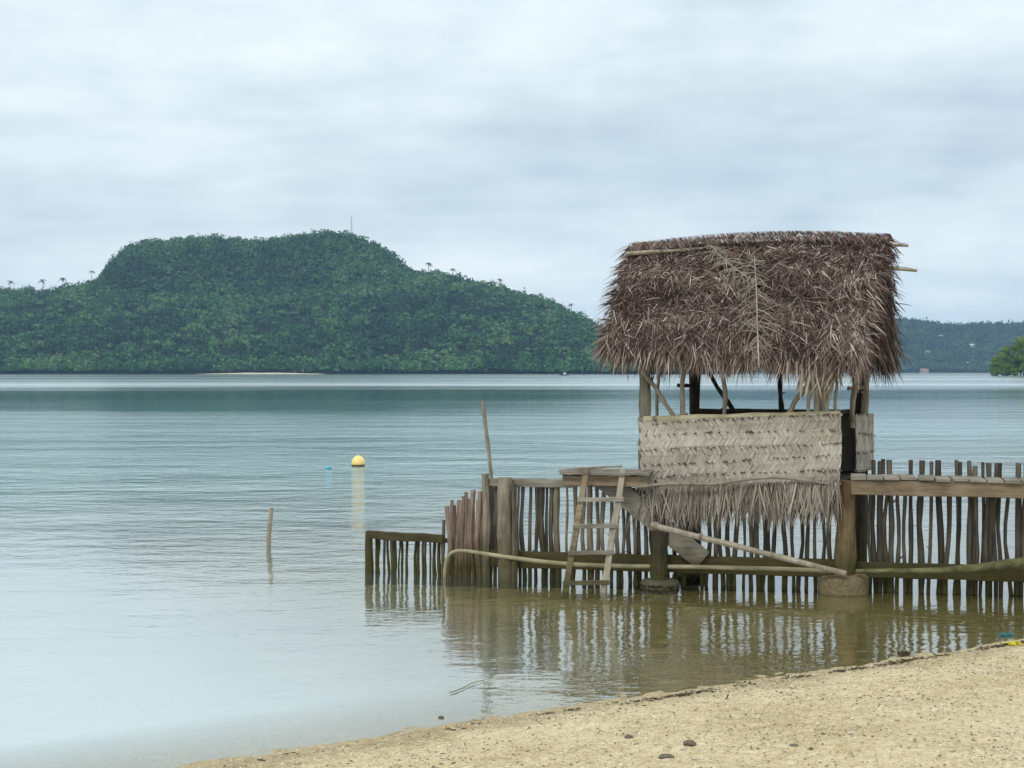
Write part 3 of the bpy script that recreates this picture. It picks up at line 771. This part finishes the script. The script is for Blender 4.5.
b = MB(); b.stick(fence_z(578, DZ+.035, -.3), fence_z(622, DZ+.06, -.1), .016, .012, .02, 6); b.build('batten', M['stick'], r)
b = MB(); b.beam(fence_z(572, DZ-.12, -.04), fence_z(654, DZ-.12, -.06), .06, .14, rough=.01); b.build('beam', M['darkpost'], r)
b = MB(); b.beam(at(600, 477, 15.28), at(703, 560, 15.08), .045, .24, rough=.02, steps=6); b.build('brace_board', M['board'], r)

# ladder
r = empty('ladder', at(590, 590, 14.9), 'rough wooden ladder with flat rungs leaning against the landing', 'ladder')
def lad(t, side):
    top = at(586.5 if side == 0 else 623.5, 471, 15.06); bot = at(565.5 if side == 0 else 603, 592, 14.72)
    return bot.lerp(top, t)
for s_ in (0, 1):
    b = MB(); b.beam(lad(-.06, s_), lad(1.01, s_), .045, .07, (1, -.24, 0), rough=.01, steps=8); b.build('side_rail', M['stick'] if s_ else M['brownboard'], r)
for t in (.075, .32, .54, .76):
    b = MB(); b.beam(lad(t, 0)+Vector((-.05, -.035, 0)), lad(t+.005, 1)+Vector((.05, -.035, 0)), .035, .05, rough=.006, steps=4); b.build('rung', M['board'], r)

# ------------------------------------------------------------------ the thatched hut
P0 = Vector((1.594, 15.35, 0)); P1 = Vector((3.62, 14.70, 0)); SD = Vector((.80, 1.75, 0))
B0, B1 = P0+SD, P1+SD
U = (P1-P0).normalized(); VV = SD.normalized(); UP = Vector((0, 0, 1))
FN = Vector((U.y, -U.x, 0)).normalized()                # out of the front wall, towards the beach
hut = empty('thatched_hut', (P0+B1)/2, 'open-sided hut with shaggy palm thatch roof and woven leaf walls on posts over the water', 'hut')
def st(name, p, q, r0, r1=None, mat='stick', bend=.02, n=8, par=None, lab=None):
    b = MB(); b.stick(p, q, r0, r1, bend, n, 7)
    o = b.build(name, M[mat], par or hut)
    if lab: o['label'] = lab
    return o
TOP = 2.86
# main posts with the piles below
st('post', P0+Vector((-.02, .02, 1.05)), P0+Vector((-.03, .03, TOP)), .07, .062, 'greypost', .012, 10)
st('pile', at(660, 600, 15.02)+Vector((0, 0, -.1)), at(658, 480, 15.27), .095, .088, 'darkpost', .02, 12)
st('pile', at(845, 605, 14.72)+Vector((0, 0, -.1)), at(847, 480.5, 14.72), .105, .1, 'pile', .015, 12)
st('post', P1+Vector((-.06, .02, 1.0)), P1+Vector((-.1, .05, TOP)), .06, .052, 'stick', .02, 9)
st('post', B0+Vector((0, 0, -.6)), B0+Vector((.0, 0, TOP+.05)), .085, .07, 'darkpost', .012, 10)
st('post', B1+Vector((0, 0, -.6)), B1+Vector((.0, 0, TOP+.05)), .095, .075, 'darkpost', .012, 10)
st('pile', at(690, 590, 16.6)+Vector((0, 0, -.2)), at(686, 500, 16.6), .1, .09, 'darkpost', .02, 12)
# studs and braces of the open upper half
yf = 15.3
st('stud', at(657, 425, 16.2), at(657.5, 350, 16.2), .024, .02, 'stick')
st('brace', at(676, 420, 15.25), at(643, 372, 15.3), .027, .022, 'stick', .02)
st('stud', at(682.5, 424, 15.2), at(684, 350, 15.2), .028, .026, 'stick', .03)
st('brace', at(683, 378, 15.2), at(678, 350, 15.2), .022, .018, 'stick', .02)
st('spreader', at(678, 385.5, 16.9), at(693, 385.5, 17.05), .022, .02, 'darkpost', .005)
st('brace', at(736, 416, 16.9), at(706, 366, 16.95), .03, .024, 'darkpost', .02)
st('stud', at(724.5, 420, 15.1), at(723.5, 350, 15.1), .026, .022, 'stick', .02)
st('stud', at(782, 414, 16.75), at(781.5, 350, 16.75), .03, .026, 'darkpost', .02)
st('brace', at(789, 414, 14.85), at(811, 375, 14.8), .032, .028, 'stick', .03)
for (xa, xb, w) in ((816, 815, .03), (824.5, 820, .03), (828.5, 832, .022), (810, 812, .022), (836, 838, .018)):
    st('corner_stick', at(xa, 416, 14.68), at(xb, 350, 14.72), w, w*.8, 'stick', .03)
st('corner_stick', at(852.5, 428, 15.2), at(857.5, 338, 15.15), .03, .026, 'stick', .03)
st('corner_stick', at(863.5, 416, 16.3), at(870, 345, 16.3), .04, .034, 'stick', .02)
st('spreader', at(848, 388.5, 16.0), at(865, 387, 16.1), .026, .024, 'stick', .006)
st('spreader', at(850, 361, 16.0), at(866, 361, 16.1), .024, .02, 'stick', .006)
# rails
FZ0, FZ1 = 1.95, 2.03
st('top_rail', P0+FN*.08+Vector((0, 0, FZ0-.02))-U*.02, P1+FN*.08+Vector((0, 0, FZ1))+U*.1, .042, .034, 'bamboo', .015, 9)
st('top_rail', B0+Vector((0, -.07, 1.98)), B1+Vector((0, -.07, 1.98)), .036, .03, 'darkpost', .015)
st('top_rail', P1+U*.07+Vector((0, .75, 2.0)), B1+U*.07+Vector((.06, .3, 2.0)), .03, .028, 'darkpost', .015)
# floor
fl = MB()
nfl = 12
for i in range(nfl):
    t = (i+.5)/nfl
    b = MB(); a = P0.lerp(P1, t)+Vector((0, 0, 1.22))+FN*.05
    b.beam(a, a+SD*1.04, (P1-P0).length/nfl*.93, .03, rough=.006, steps=3); b.build('floor_board', M['darkpost'], hut)
for t, nm in ((.02, 'floor_beam'), (.98, 'floor_beam')):
    b = MB(); b.beam(P0+SD*t-U*.12+Vector((0, 0, 1.13)), P1+SD*t+U*.12+Vector((0, 0, 1.13)), .07, .14, rough=.01); b.build(nm, M['darkpost'], hut)
# diagonal pole from the left pile down to the right footing
st('brace_pole', at(651, 525, 14.86), at(846, 573.5, 14.5), .03, .034, 'stick', .02, 9)

# cord lashings where poles cross
def lash(c, axis, r, turns=4, pitch=.014):
    c = Vector(c); axis = Vector(axis).normalized(); a = axis.cross(Vector((.3, .9, .2))).normalized(); b2 = axis.cross(a)
    pts = []
    for i in range(turns*10+1):
        th = 2*math.pi*i/10
        pts.append(c+axis*(i/10-turns/2)*pitch+(a*math.cos(th)+b2*math.sin(th))*r)
    b = MB(); b.tube(pts, .006, 5, .1); b.build('lashing', M['stick'], hut, True)
lash(P0+Vector((-.02, .02, FZ0-.02)), UP, .085)
lash(P0+FN*.08+Vector((0, 0, FZ0-.02))+U*.12, U, .05)
lash(P1+Vector((-.08, .03, FZ1)), UP, .07, 5)
lash(at(852.8, 418, 15.2), UP, .038, 5)
lash(at(655, 526, 14.86), (1, 0, -.3), .045, 4)
lash(at(700, 537, 14.77), (1, 0, -.3), .04, 3)
# woven leaf walls
def woven(name, A, Bp, zt0, zt1, zb0, zb1, nrm, rows=4, par=None, dens=1.0, tilt=.0):
    """rows of plaited coconut leaf: leaning strips in chevrons, each row lapping the one below"""
    b = MB(); uu = (Bp-A).normalized(); W = (Bp-A).length
    wob = random.uniform(0, 50)
    def pt(s, t, o):
        zt = zt0*(1-s)+zt1*s+.012*noise.noise((s*6, wob, 0)); zb = zb0*(1-s)+zb1*s
        wv = .012*noise.noise((s*5, t*3, wob))
        return A.lerp(Bp, s)+UP*(zt*(1-t)+zb*t)+nrm*(o+wv)+uu*(.02*noise.noise((wob, t*4, s)))
    n = 40; vs = []; fs = []
    for o in (0, -.012):
        for j in range(5):
            for i in range(n+1): vs.append(pt(i/n, j/4, o))
    q = (n+1)*5
    for j in range(4):
        for i in range(n):
            a = j*(n+1)+i; fs.append((a, a+1, a+n+2, a+n+1)); fs.append((q+a, q+a+n+1, q+a+n+2, q+a+1))
    b.add(vs, fs, .12)
    for rr in range(rows):
        # rows drift up or down a little, as hand-laid mats do
        t0, t1 = rr/rows, (rr+1)/rows
        step = .0135/dens; cnt = int(W/step)
        for i in range(-1, cnt+1):
            s = (i+.5)*step/W; drift = .045*math.sin(s*3.2+rr*1.9+wob)/rows*2
            tm = (t0+t1)/2+drift; ta = t0+drift; tb = t1+drift
            lean = .05/W
            base_tone = .58+.35*noise.noise((s*4, rr*2.3, wob))
            for (sa, ta_, sb, tb_) in ((s-lean*.2, tb+.01, s+lean*.8, tm-.03/rows), (s+lean*.8, tm+.03/rows, s-lean*.2, ta-.02)):
                if rr == 0: tb_ = max(tb_, 0.0); ta_ = max(ta_, 0)
                sa_ = min(1.0, max(0, sa)); sb_ = min(1.0, max(0, sb))
                if abs(sa_-sb_) < 1e-4: continue
                p = pt(sa_, ta_, .005+.008*random.random()); q_ = pt(sb_, tb_, .007+.009*random.random())
                dd = q_-p
                b.blade(p, dd, dd.length*random.uniform(1.02, 1.18), random.uniform(.011, .019), nrm, nrm*random.uniform(-.02, .03), min(1, max(0, base_tone+random.gauss(0, .14))), random.uniform(-.15, .15), .45, .12)
            if random.random() < .32:       # pale knuckles, and dark strips painted in as shaded holes where rows lap
                p = pt(min(1, max(0, s)), min(1, ta+.01), .028)
                b.blade(p, uu*random.uniform(.3, 1)+UP*random.uniform(-.6, .5), .03, .016, nrm, tone=random.choice((0, 0, .05, .8)), tipw=.4)
    return b.build(name, M['mat'], par or hut)
WA = P0+FN*.11-U*.07; WB = P1+FN*.11+U*.10
front = woven('woven_wall', WA, WB, 1.90, 2.02, 1.10, 1.25, FN, 5)
front['label'] = 'front wall panel of plaited grey palm leaf'
def fringe(A, Bp, zz0, zz1, nrm, cnt, Lmin, Lmax, name='fringe', par=None):
    b = MB(); uu = (Bp-A).normalized(); ph = random.uniform(0, 40)
    for i in range(cnt):
        s = random.random()
        if s < .28 and random.random() > .25+s*2.4: continue
        p = A.lerp(Bp, s)+UP*(zz0*(1-s)+zz1*s+random.uniform(-.03, .03))+nrm*(.02+.07*random.random())
        sw = .55*noise.noise((s*9, ph, 0))+random.gauss(0, .22)
        L = random.uniform(Lmin, Lmax)*(1+.25*noise.noise((s*14, ph, 3)))
        b.blade(p, uu*sw-UP+nrm*random.uniform(-.02, .28), L, random.uniform(.011, .023), nrm, -UP*.12+uu*random.uniform(-.12, .12), min(1, max(0, random.gauss(.58, .24))), random.gauss(0, .5), .06, .3)
    return b.build(name, M['fringe'], par or hut)
fringe(WA-U*.03, WB, 1.12, 1.27, FN, 1350, .2, .47, par=front)
# the wavy stick that pins the mats down
pts = [(636, 487), (668, 483.5), (690, 484), (715, 484.5), (740, 480), (765, 477), (790, 478), (815, 482), (830, 484)]
b = MB(); b.tube([at(x, y, 15.37-.56*(x-636)/204-.33) for x, y in pts], [.02, .022, .022, .02, .019, .018, .017, .015, .012], 8, .06, seg=3)
b.build('batten', M['stick'], front, True)
b = MB(); b.stick(at(826, 482.5, 14.55), at(841, 484, 14.52), .014, .012, .01); b.build('batten', M['stick'], front)
# side panel at the back right, and a short one at the far back
RN = Vector((VV.y, -VV.x, 0))
woven('woven_wall', at(855.5, 470, 15.95)*1, at(873, 470, 16.55)*1, at(0, 415, 15.95).z-at(0, 470, 15.95).z, at(0, 414, 16.55).z-at(0, 470, 16.55).z, at(0, 470, 15.95).z-at(0, 470, 15.95).z, 0.0, Vector((.55, -.83, 0)).normalized(), 3)['label'] = 'narrow woven panel at the rear right corner'
woven('woven_wall', B0-FN*.1, B1-FN*.1, 1.97, 1.97, 1.2, 1.2, -FN, 3)['label'] = 'low woven panel along the seaward side'
woven('woven_wall', P0-U*.09, B0-U*.09, 1.9, 1.95, 1.2, 1.2, -U, 3)['label'] = 'woven panel on the left end'
b = MB(); b.stick(at(856, 470.5, 15.9), at(874, 467.5, 16.5), .016, .014, .008); b.build('batten', M['stick'], hut)

# roof ---------------------------------------------------------------
RZ, EZ = 4.10, 2.70
midL = (P0+B0)/2; midR = (P1+B1)/2
RL = midL-U*.48+UP*(RZ-.02); RR = midR+U*.46+UP*RZ
EFL = P0-U*.37-VV*.24+UP*(EZ+.12); EFR = P1+U*.32-VV*.28+UP*(EZ-.02)
EBL = B0-U*.4+VV*.28+UP*EZ; EBR = B1+U*.36+VV*.26+UP*EZ
_pm = MB()
for t in (.22, .45, .68, .9):
    for (ea, eb) in ((EFL, EFR), (EBL, EBR)):
        _pm.stick(RL.lerp(ea, t)-UP*.13, RR.lerp(eb, t)-UP*.13, .022, .02, .01, 7)
roof = _pm.build('roof', M['darkpost'], hut)
def thatch(name, A, Bp, C, D, cnt, main=True):
    """A..Bp along the ridge, C..D along the eave; leaflets lie down the slope over a solid layer of thatch"""
    b = MB(); nrm = (Bp-A).cross(C-A).normalized()
    if nrm.z < 0: nrm = -nrm
    al = (Bp-A).normalized()
    def pt(s, t):
        bulge = .07*math.sin(math.pi*t)+.03*noise.noise((s*5, t*4, 1))
        return (A.lerp(Bp, s)).lerp(C.lerp(D, s), t)+nrm*bulge
    n1, n2 = 24, 14; vs = []; fs = []
    for o in (0, -.10):
        for j in range(n2+1):
            for i in range(n1+1): vs.append(pt(i/n1, j/n2)+nrm*(o+.015*noise.noise((i*.9, j*.9, o))))
    q = (n1+1)*(n2+1)
    for j in range(n2):
        for i in range(n1):
            a = j*(n1+1)+i; fs.append((a, a+n1+1, a+n1+2, a+1)); fs.append((q+a, q+a+1, q+a+n1+2, q+a+n1+1))
    for i in range(n1): a = n2*(n1+1)+i; fs.append((a, q+a, q+a+1, a+1)); fs.append((i, i+1, q+i+1, q+i))
    for j in range(n2): a = j*(n1+1); fs.append((a, q+a, q+a+n1+1, a+n1+1)); a += n1; fs.append((a, a+n1+1, q+a+n1+1, q+a))
    b.add(vs, fs, .06)
    down = ((C+D)/2-(A+Bp)/2).normalized()
    for i in range(cnt):
        s = random.uniform(-.015, 1.015); t = random.random()**.85*1.0
        lay = noise.noise((s*3.2, t*6, 3))
        ang = random.gauss(0, 1.0)+.6*noise.noise((s*11, t*9, 8))
        if s > .87: ang = ang*.7+min((s-.87)*5, .3)
        if s < .06: ang = ang*.7-.2
        L = random.uniform(.07, .27)*(1.15 if t > .75 else 1)
        tone = .33+.30*lay+random.gauss(0, .24)+.22*max(0, t-.62)+(.10 if s > .86 and t > .4 else 0)+(.4 if random.random() < .05 else 0)+.10*max(0, .12-t)*8*0
        dd = down*math.cos(ang)+al*math.sin(ang)+nrm*random.uniform(-.05, .20)
        b.blade(pt(s, t)+nrm*random.uniform(-.01, .06), dd, L, random.uniform(.006, .0135), nrm, -nrm*random.uniform(.0, .25)-UP*.10, min(1, max(0, tone)), random.gauss(0, .6), .06, .3)
    for i in range(int(cnt*.15)):                      # the hanging edge
        s = random.uniform(-.02, 1.02); t = random.uniform(.86, 1.0)
        ang = random.gauss(0, .35)+.5*noise.noise((s*12, 4, 8))
        if s < .1: ang -= .35
        dd = down*.75-UP*.5+al*math.sin(ang)+nrm*random.uniform(-.1, .25)
        b.blade(pt(s, t)+nrm*random.uniform(-.09, .05), dd, random.uniform(.08, .34)*(1+.6*noise.noise((s*17, 2, 2))), random.uniform(.009, .02), nrm, -UP*.25+al*random.uniform(-.15, .15), min(1, max(0, random.gauss(.58, .2))), random.gauss(0, .6), .06, .3)
    return b.build(name, M['thatch'], roof)
thatch('thatch', RL, RR, EFL, EFR, 26000)['label'] = 'front slope of brown shaggy thatch'
thatch('thatch', RR, RL, EBR, EBL, 5200)
# gable ends: leaves hanging over triangles closed by a near-black sheet
def gable(Rt, Ea, Eb, out, cnt, nm='gable_thatch'):
    b = MB()
    b.add([Rt-UP*.06, Ea+UP*.02, Eb+UP*.02, Rt-UP*.06-out*.05, Ea+UP*.02-out*.05, Eb+UP*.02-out*.05], [(0, 1, 2), (3, 5, 4), (0, 3, 4, 1), (0, 2, 5, 3), (1, 4, 5, 2)], .03)
    for i in range(cnt):
        s = random.random(); q = random.random()
        base_ = Ea.lerp(Eb, s); p = Rt.lerp(base_, q**.6)
        dd = -UP+out*random.uniform(.0, .35)+(base_-(Ea+Eb)/2).normalized()*random.uniform(-.1, .5)+Vector((random.gauss(0, .2), random.gauss(0, .2), 0))
        b.blade(p+out*random.uniform(0, .07), dd, random.uniform(.15, .42), random.uniform(.012, .028), out, -UP*.2, min(1, max(0, random.gauss(.3, .2))), random.gauss(0, .5), .06, .3)
    return b.build(nm, M['thatch'], roof)
gable(RR-U*.06, EFR-U*.06, EBR-U*.06, U, 1100)
gable(RL+U*.06, EFL+U*.06, EBL+U*.06, -U, 800)
# ridge cap of woven mat on both sides, with poles
for (dv, nn) in ((-VV, FN), (VV, -FN)):
    A = RL+dv*.02-U*.02; Bp = RR+dv*.02+U*.02
    dn = ((EFL-RL) if nn is FN else (EBL-RL)).normalized(); out = (dn.cross(U)).normalized()
    if out.z < 0: out = -out
    b = MB(); wd = .19; W = (Bp-A).length; cnt = int(W/.022)
    sag = lambda s: UP*(.085*math.sin(s*math.pi)-.05)
    for i in range(cnt+1):
        s = i/cnt
        for k in range(3):
            p = A.lerp(Bp, s)+out*(.085+.015*k*random.random())+dn*(wd*k/3)+sag(s)
            ln = .5 if k != 1 else -.5
            b.blade(p+UP*.02, dn+U*ln+Vector((random.gauss(0, .1), 0, random.gauss(0, .06))), random.uniform(.06, .14), random.uniform(.01, .022), out, tone=min(1, max(0, random.gauss(.36, .2))), twist=random.gauss(0, .5), tipw=.15)
    b.build('ridge_mat', M['thatch'], roof)
    pm = 0.0
st('ridge_pole', at(705, 241, 16.0), at(908, 245.5, 15.75), .024, .017, 'stick', .02, par=roof)
st('ridge_pole', at(632, 244.5, 16.35), at(760, 236.5, 16.15), .022, .018, 'stick', .02, par=roof)
st('ridge_pole', at(626, 254, 16.12), at(716, 248, 15.95), .024, .02, 'stick', .015, par=roof)
st('ridge_pole', at(705, 247.5, 15.95), at(892, 253.5, 15.5), .022, .016, 'stick', .03, par=roof)
st('purlin', at(800, 262, 15.9), at(917, 270.5, 15.6), .026, .02, 'bamboo', .01, par=roof)
for t in (.0, .33, .66, 1.0):                       # rafters and wall plates inside
    a = RL.lerp(RR, .1+.8*t)-UP*.14
    st('rafter', a, EFL.lerp(EFR, .1+.8*t)-UP*.13, .03, .026, 'darkpost', .01, par=roof)
    st('rafter', a, EBL.lerp(EBR, .1+.8*t)-UP*.13, .03, .026, 'darkpost', .01, par=roof)
st('wall_plate', P0+UP*(TOP-.06)-U*.3, P1+UP*(TOP-.06)+U*.3, .04, .036, 'darkpost', .01, par=roof)
st('wall_plate', B0+UP*(TOP-.02)-U*.3, B1+UP*(TOP-.02)+U*.3, .04, .036, 'darkpost', .01, par=roof)
for tt, nm in ((0, 'tie_beam'), (1, 'tie_beam')):
    st(nm, P0.lerp(P1, tt)+UP*(TOP-.12)-VV*.1, B0.lerp(B1, tt)+UP*(TOP-.12)+VV*.1, .035, .03, 'darkpost', .01, par=roof)

# loose whole fronds laid over the front slope
sn = (RR-RL).cross(EFL-RL).normalized()
if sn.z < 0: sn = -sn
def roof_pt(px, py, lift=.16):
    """where the line of sight meets the front slope, lifted clear of the thatch"""
    d_ = Vector(((px-CX)/F, 1, -(py-HZ)/F)); o_ = Vector((0, 0, EYE))
    t = (RL+sn*lift-o_).dot(sn)/d_.dot(sn); return o_+d_*t
def frond(pxs, n, L0, L1, tone, spread=.9, label=None, w=.014, r0=.012):
    pts = [roof_pt(x, y, lf) for (x, y, lf) in pxs]; px_seed = pxs[0][0]*.37
    pts = [p+U*.025*noise.noise((i*1.3, px_seed, 0)) for i, p in enumerate(pts)]
    b = MB(); b.tube(pts, list(np.linspace(r0*.4, r0*.8, len(pts))), 7, .1, seg=3)
    o = b.build('palm_frond', M['stick'], hut, True)
    if label: o['label'] = label
    b = MB()
    for i in range(n):
        t = (i+random.random())/n; k = t*(len(pts)-1); a = int(min(k, len(pts)-2)); f_ = k-a
        p = pts[a].lerp(pts[a+1], f_); dr = (pts[a]-pts[a+1]).normalized()     # towards the tip
        sd_ = dr.cross(sn).normalized()*(1 if i % 2 else -1)
        L = (L0+(L1-L0)*math.sin(math.pi*min(1, t*1.05)))*random.uniform(.75, 1.15)
        b.blade(p, sd_*spread*random.uniform(.3, 1.1)+dr*random.uniform(.1, .9)*(1 if random.random() < .35 else -1)+sn*random.uniform(-.05, .25), L, w*random.uniform(.7, 1.3), sn, -UP*.3-sn*.1, min(1, max(0, random.gauss(tone, .16))), random.gauss(0, .5), .06, .3)
    b.build('leaflets', M['fringe'], o)
frond([(755, 256, .13), (757, 288, .17), (758, 325, .2), (760, 368, .17)], 110, .10, .32, .46, label='pale frond laid straight down the middle of the roof')
frond([(706, 240, .13), (722, 258, .17), (740, 272, .17), (757, 284, .15)], 90, .08, .28, .55, .7, label='pale frond slanting to the middle of the roof')
# one drooping frond bunch at the right front corner
b = MB()
for i in range(90):
    x = random.uniform(800, 842); p = at(x, random.uniform(354, 372), 14.4+random.uniform(0, .25))
    b.blade(p, (random.gauss(.0, .35)-.25*(x-818)/28, random.uniform(-.25, .1), -1), random.uniform(.15, .36), random.uniform(.02, .04), FN, (-.1, 0, -.2), min(1, max(0, random.gauss(.7, .16))), random.gauss(0, .5), .06, .3)
b.build('drooping_leaflets', M['fringe'], hut)

# concrete footings
def footing(px, py_top, py_bot, half, Yc, mat, label):
    c = at(px, py_bot, Yc); c.z = 0; zt = at(px, py_top, Yc).z; rad = half/F*Yc
    b = MB(); vs, fs = [], []; n = 30; ph0 = random.uniform(0, 50)
    prof = [(.0, zt), (.5, zt), (.85, zt-.005), (.97, zt-.03), (1.02, zt-.08), (1.0, zt*.45), (1.02, 0), (1.03, -.25), (1.03, -.6)]
    for (k, z) in prof:
        for i in range(n):
            th = 2*math.pi*i/n
            q = 1+.10*noise.noise((math.cos(th)*1.5+ph0, math.sin(th)*1.5, z*4))+.05*noise.noise((math.cos(th)*6+ph0, math.sin(th)*6, z*14))
            vs.append(c+Vector((math.cos(th)*rad*k*q, math.sin(th)*rad*k*q*.8, z+.02*noise.noise((math.cos(th)*4*k, math.sin(th)*4*k, ph0)))))
    for j in range(len(prof)-1):
        for i in range(n): fs.append((j*n+i, (j+1)*n+i, (j+1)*n+(i+1) % n, j*n+(i+1) % n))
    b.add(vs, fs)
    one('concrete_footing', b, mat, c, label, 'footing', 'round concrete footings under the hut', True)
footing(843.5, 573.5, 590, 24.5, 14.75, M['concrete'], 'shell-crusted round concrete footing under the front right pile')
footing(660, 579, 585, 19, 15.08, M['wetconcrete'], 'low worn concrete footing under the front left pile')
footing(690, 570.5, 583, 17, 15.75, M['wetconcrete'], 'dark wet concrete footing just right of the front left pile')

# ------------------------------------------------------------------ haze
mz, nt = mat_new('sea_haze')
pv = N(nt, 'ShaderNodeVolumePrincipled'); pv.inputs['Color'].default_value = (.46, .70, 1.0, 1); pv.inputs['Density'].default_value = .000115
o = N(nt, 'ShaderNodeOutputMaterial'); nt.links.new(pv.outputs[0], o.inputs['Volume'])
b = MB(); x, y0, y1, z0, z1 = 4400, -160, 5800, -8, 230
b.add([(-x, y0, z0), (x, y0, z0), (x, y1, z0), (-x, y1, z0), (-x, y0, z1), (x, y0, z1), (x, y1, z1), (-x, y1, z1)],
      [(0, 3, 2, 1), (4, 5, 6, 7), (0, 1, 5, 4), (1, 2, 6, 5), (2, 3, 7, 6), (3, 0, 4, 7)])
tag(b.build('haze', mz), kind='stuff')

# ------------------------------------------------------------------ sky, sun, camera
SUN_EL, SUN_AZ = R(52), R(215)               # azimuth clockwise from +Y: behind the camera, to the left
w = bpy.data.worlds.new('World'); scene.world = w; w.use_nodes = True
nt = w.node_tree; nt.nodes.clear()
sky = N(nt, 'ShaderNodeTexSky'); sky.sky_type = 'NISHITA'; sky.sun_disc = False
sky.sun_elevation = SUN_EL; sky.sun_rotation = SUN_AZ
tc = N(nt, 'ShaderNodeTexCoord'); D = tc.outputs['Generated']
sp = N(nt, 'ShaderNodeSeparateXYZ'); nt.links.new(D, sp.inputs[0])
el = math_n(nt, 'MAXIMUM', sp.outputs[2], 0.0)
den = math_n(nt, 'ADD', el, .16)
cb = N(nt, 'ShaderNodeCombineXYZ')
nt.links.new(math_n(nt, 'DIVIDE', sp.outputs[0], den), cb.inputs[0]); nt.links.new(math_n(nt, 'DIVIDE', sp.outputs[1], den), cb.inputs[1])
n1 = noise_n(nt, cb.outputs[0], 1, 9, .56, sc=(1.3, 1.7, 1), loc=(3.1, 2.2, 0))
n2 = noise_n(nt, cb.outputs[0], 1, 4, .5, sc=(.35, 1.1, 1), loc=(7.3, 1.7, 0))
cl = math_n(nt, 'ADD', math_n(nt, 'MULTIPLY', n1, .7), math_n(nt, 'MULTIPLY', n2, .38))
# a grey bank of cloud to the right of the middle and another low on the left, brighter openings between
az = math_n(nt, 'ARCTAN2', sp.outputs[0], sp.outputs[1])
n3 = noise_n(nt, D, 1, 6, .55, sc=(7, 7, 16), loc=(1.7, .3, 2.1))
n4 = noise_n(nt, D, 1, 5, .55, sc=(16, 16, 34), loc=(4.2, 1.1, .6))
def bank(a0, e0, aw, ew):
    u = math_n(nt, 'POWER', math_n(nt, 'ABSOLUTE', math_n(nt, 'DIVIDE', math_n(nt, 'SUBTRACT', az, a0), aw)), 2.0)
    v = math_n(nt, 'POWER', math_n(nt, 'ABSOLUTE', math_n(nt, 'DIVIDE', math_n(nt, 'SUBTRACT', sp.outputs[2], e0), ew)), 2.0)
    return math_n(nt, 'POWER', 2.718, math_n(nt, 'MULTIPLY', math_n(nt, 'ADD', u, v), -1.0))
dk = math_n(nt, 'ADD', bank(.13, .155, .24, .058), math_n(nt, 'MULTIPLY', bank(-.42, .125, .16, .028), .6))
lt = math_n(nt, 'ADD', bank(.30, .235, .16, .025), math_n(nt, 'ADD', math_n(nt, 'MULTIPLY', bank(-.2, .165, .2, .02), .9), math_n(nt, 'MULTIPLY', bank(-.2, .085, .35, .035), .9)))
tex = math_n(nt, 'ADD', math_n(nt, 'MULTIPLY', math_n(nt, 'SUBTRACT', n3, .5), .34), math_n(nt, 'MULTIPLY', math_n(nt, 'SUBTRACT', n4, .5), .17))
cl = math_n(nt, 'ADD', math_n(nt, 'ADD', math_n(nt, 'MULTIPLY', cl, .55), .245), tex)
cl = math_n(nt, 'ADD', cl, math_n(nt, 'SUBTRACT', math_n(nt, 'MULTIPLY', lt, .07), math_n(nt, 'MULTIPLY', dk, .11)))
cc = ramp(nt, [(.36, (.465, .55, .62)), (.47, (.575, .665, .715)), (.56, (.665, .755, .79)), (.67, (.77, .84, .855))], cl)
# overcast skies brighten towards the zenith
up = N(nt, 'ShaderNodeMapRange'); nt.links.new(el, up.inputs[0]); up.inputs[1].default_value = .25; up.inputs[2].default_value = 1
up.inputs[3].default_value = 11.6; up.inputs[4].default_value = 23
cs = N(nt, 'ShaderNodeVectorMath', operation='SCALE'); nt.links.new(cc, cs.inputs[0]); nt.links.new(up.outputs[0], cs.inputs['Scale'])
thin = ramp(nt, [(.30, .72), (.5, .97)], n2)
mx = mixc(nt, thin, sky.outputs[0], cs.outputs[0])
bg = N(nt, 'ShaderNodeBackground', Strength=.1); nt.links.new(mx, bg.inputs[0])
o = N(nt, 'ShaderNodeOutputWorld'); nt.links.new(bg.outputs[0], o.inputs[0])

sd = bpy.data.lights.new('Sun', 'SUN'); sd.energy = 1.4; sd.angle = R(14); sd.color = (1, .95, .87)
so = bpy.data.objects.new('Sun', sd); COL.objects.link(so)
dirv = Vector((math.sin(SUN_AZ)*math.cos(SUN_EL), math.cos(SUN_AZ)*math.cos(SUN_EL), math.sin(SUN_EL)))
so.rotation_euler = (-dirv).to_track_quat('-Z', 'Y').to_euler(); so.location = (0, 0, 60)

cam = bpy.data.cameras.new('Camera'); co_ = bpy.data.objects.new('Camera', cam); COL.objects.link(co_)
co_.location = (0, 0, EYE); co_.rotation_euler = (R(90), 0, 0)
cam.sensor_width = 36; cam.lens = F/1024*36; cam.shift_y = -(384-HZ)/1024; cam.clip_start = .1; cam.clip_end = 20000
scene.camera = co_
scene.view_settings.view_transform = 'Standard'; scene.view_settings.look = 'None'
scene.view_settings.exposure = .12; scene.view_settings.gamma = 1; scene.view_settings.use_curve_mapping = False
scene.cycles.max_bounces = 8; scene.cycles.transparent_max_bounces = 16; scene.cycles.volume_bounces = 0
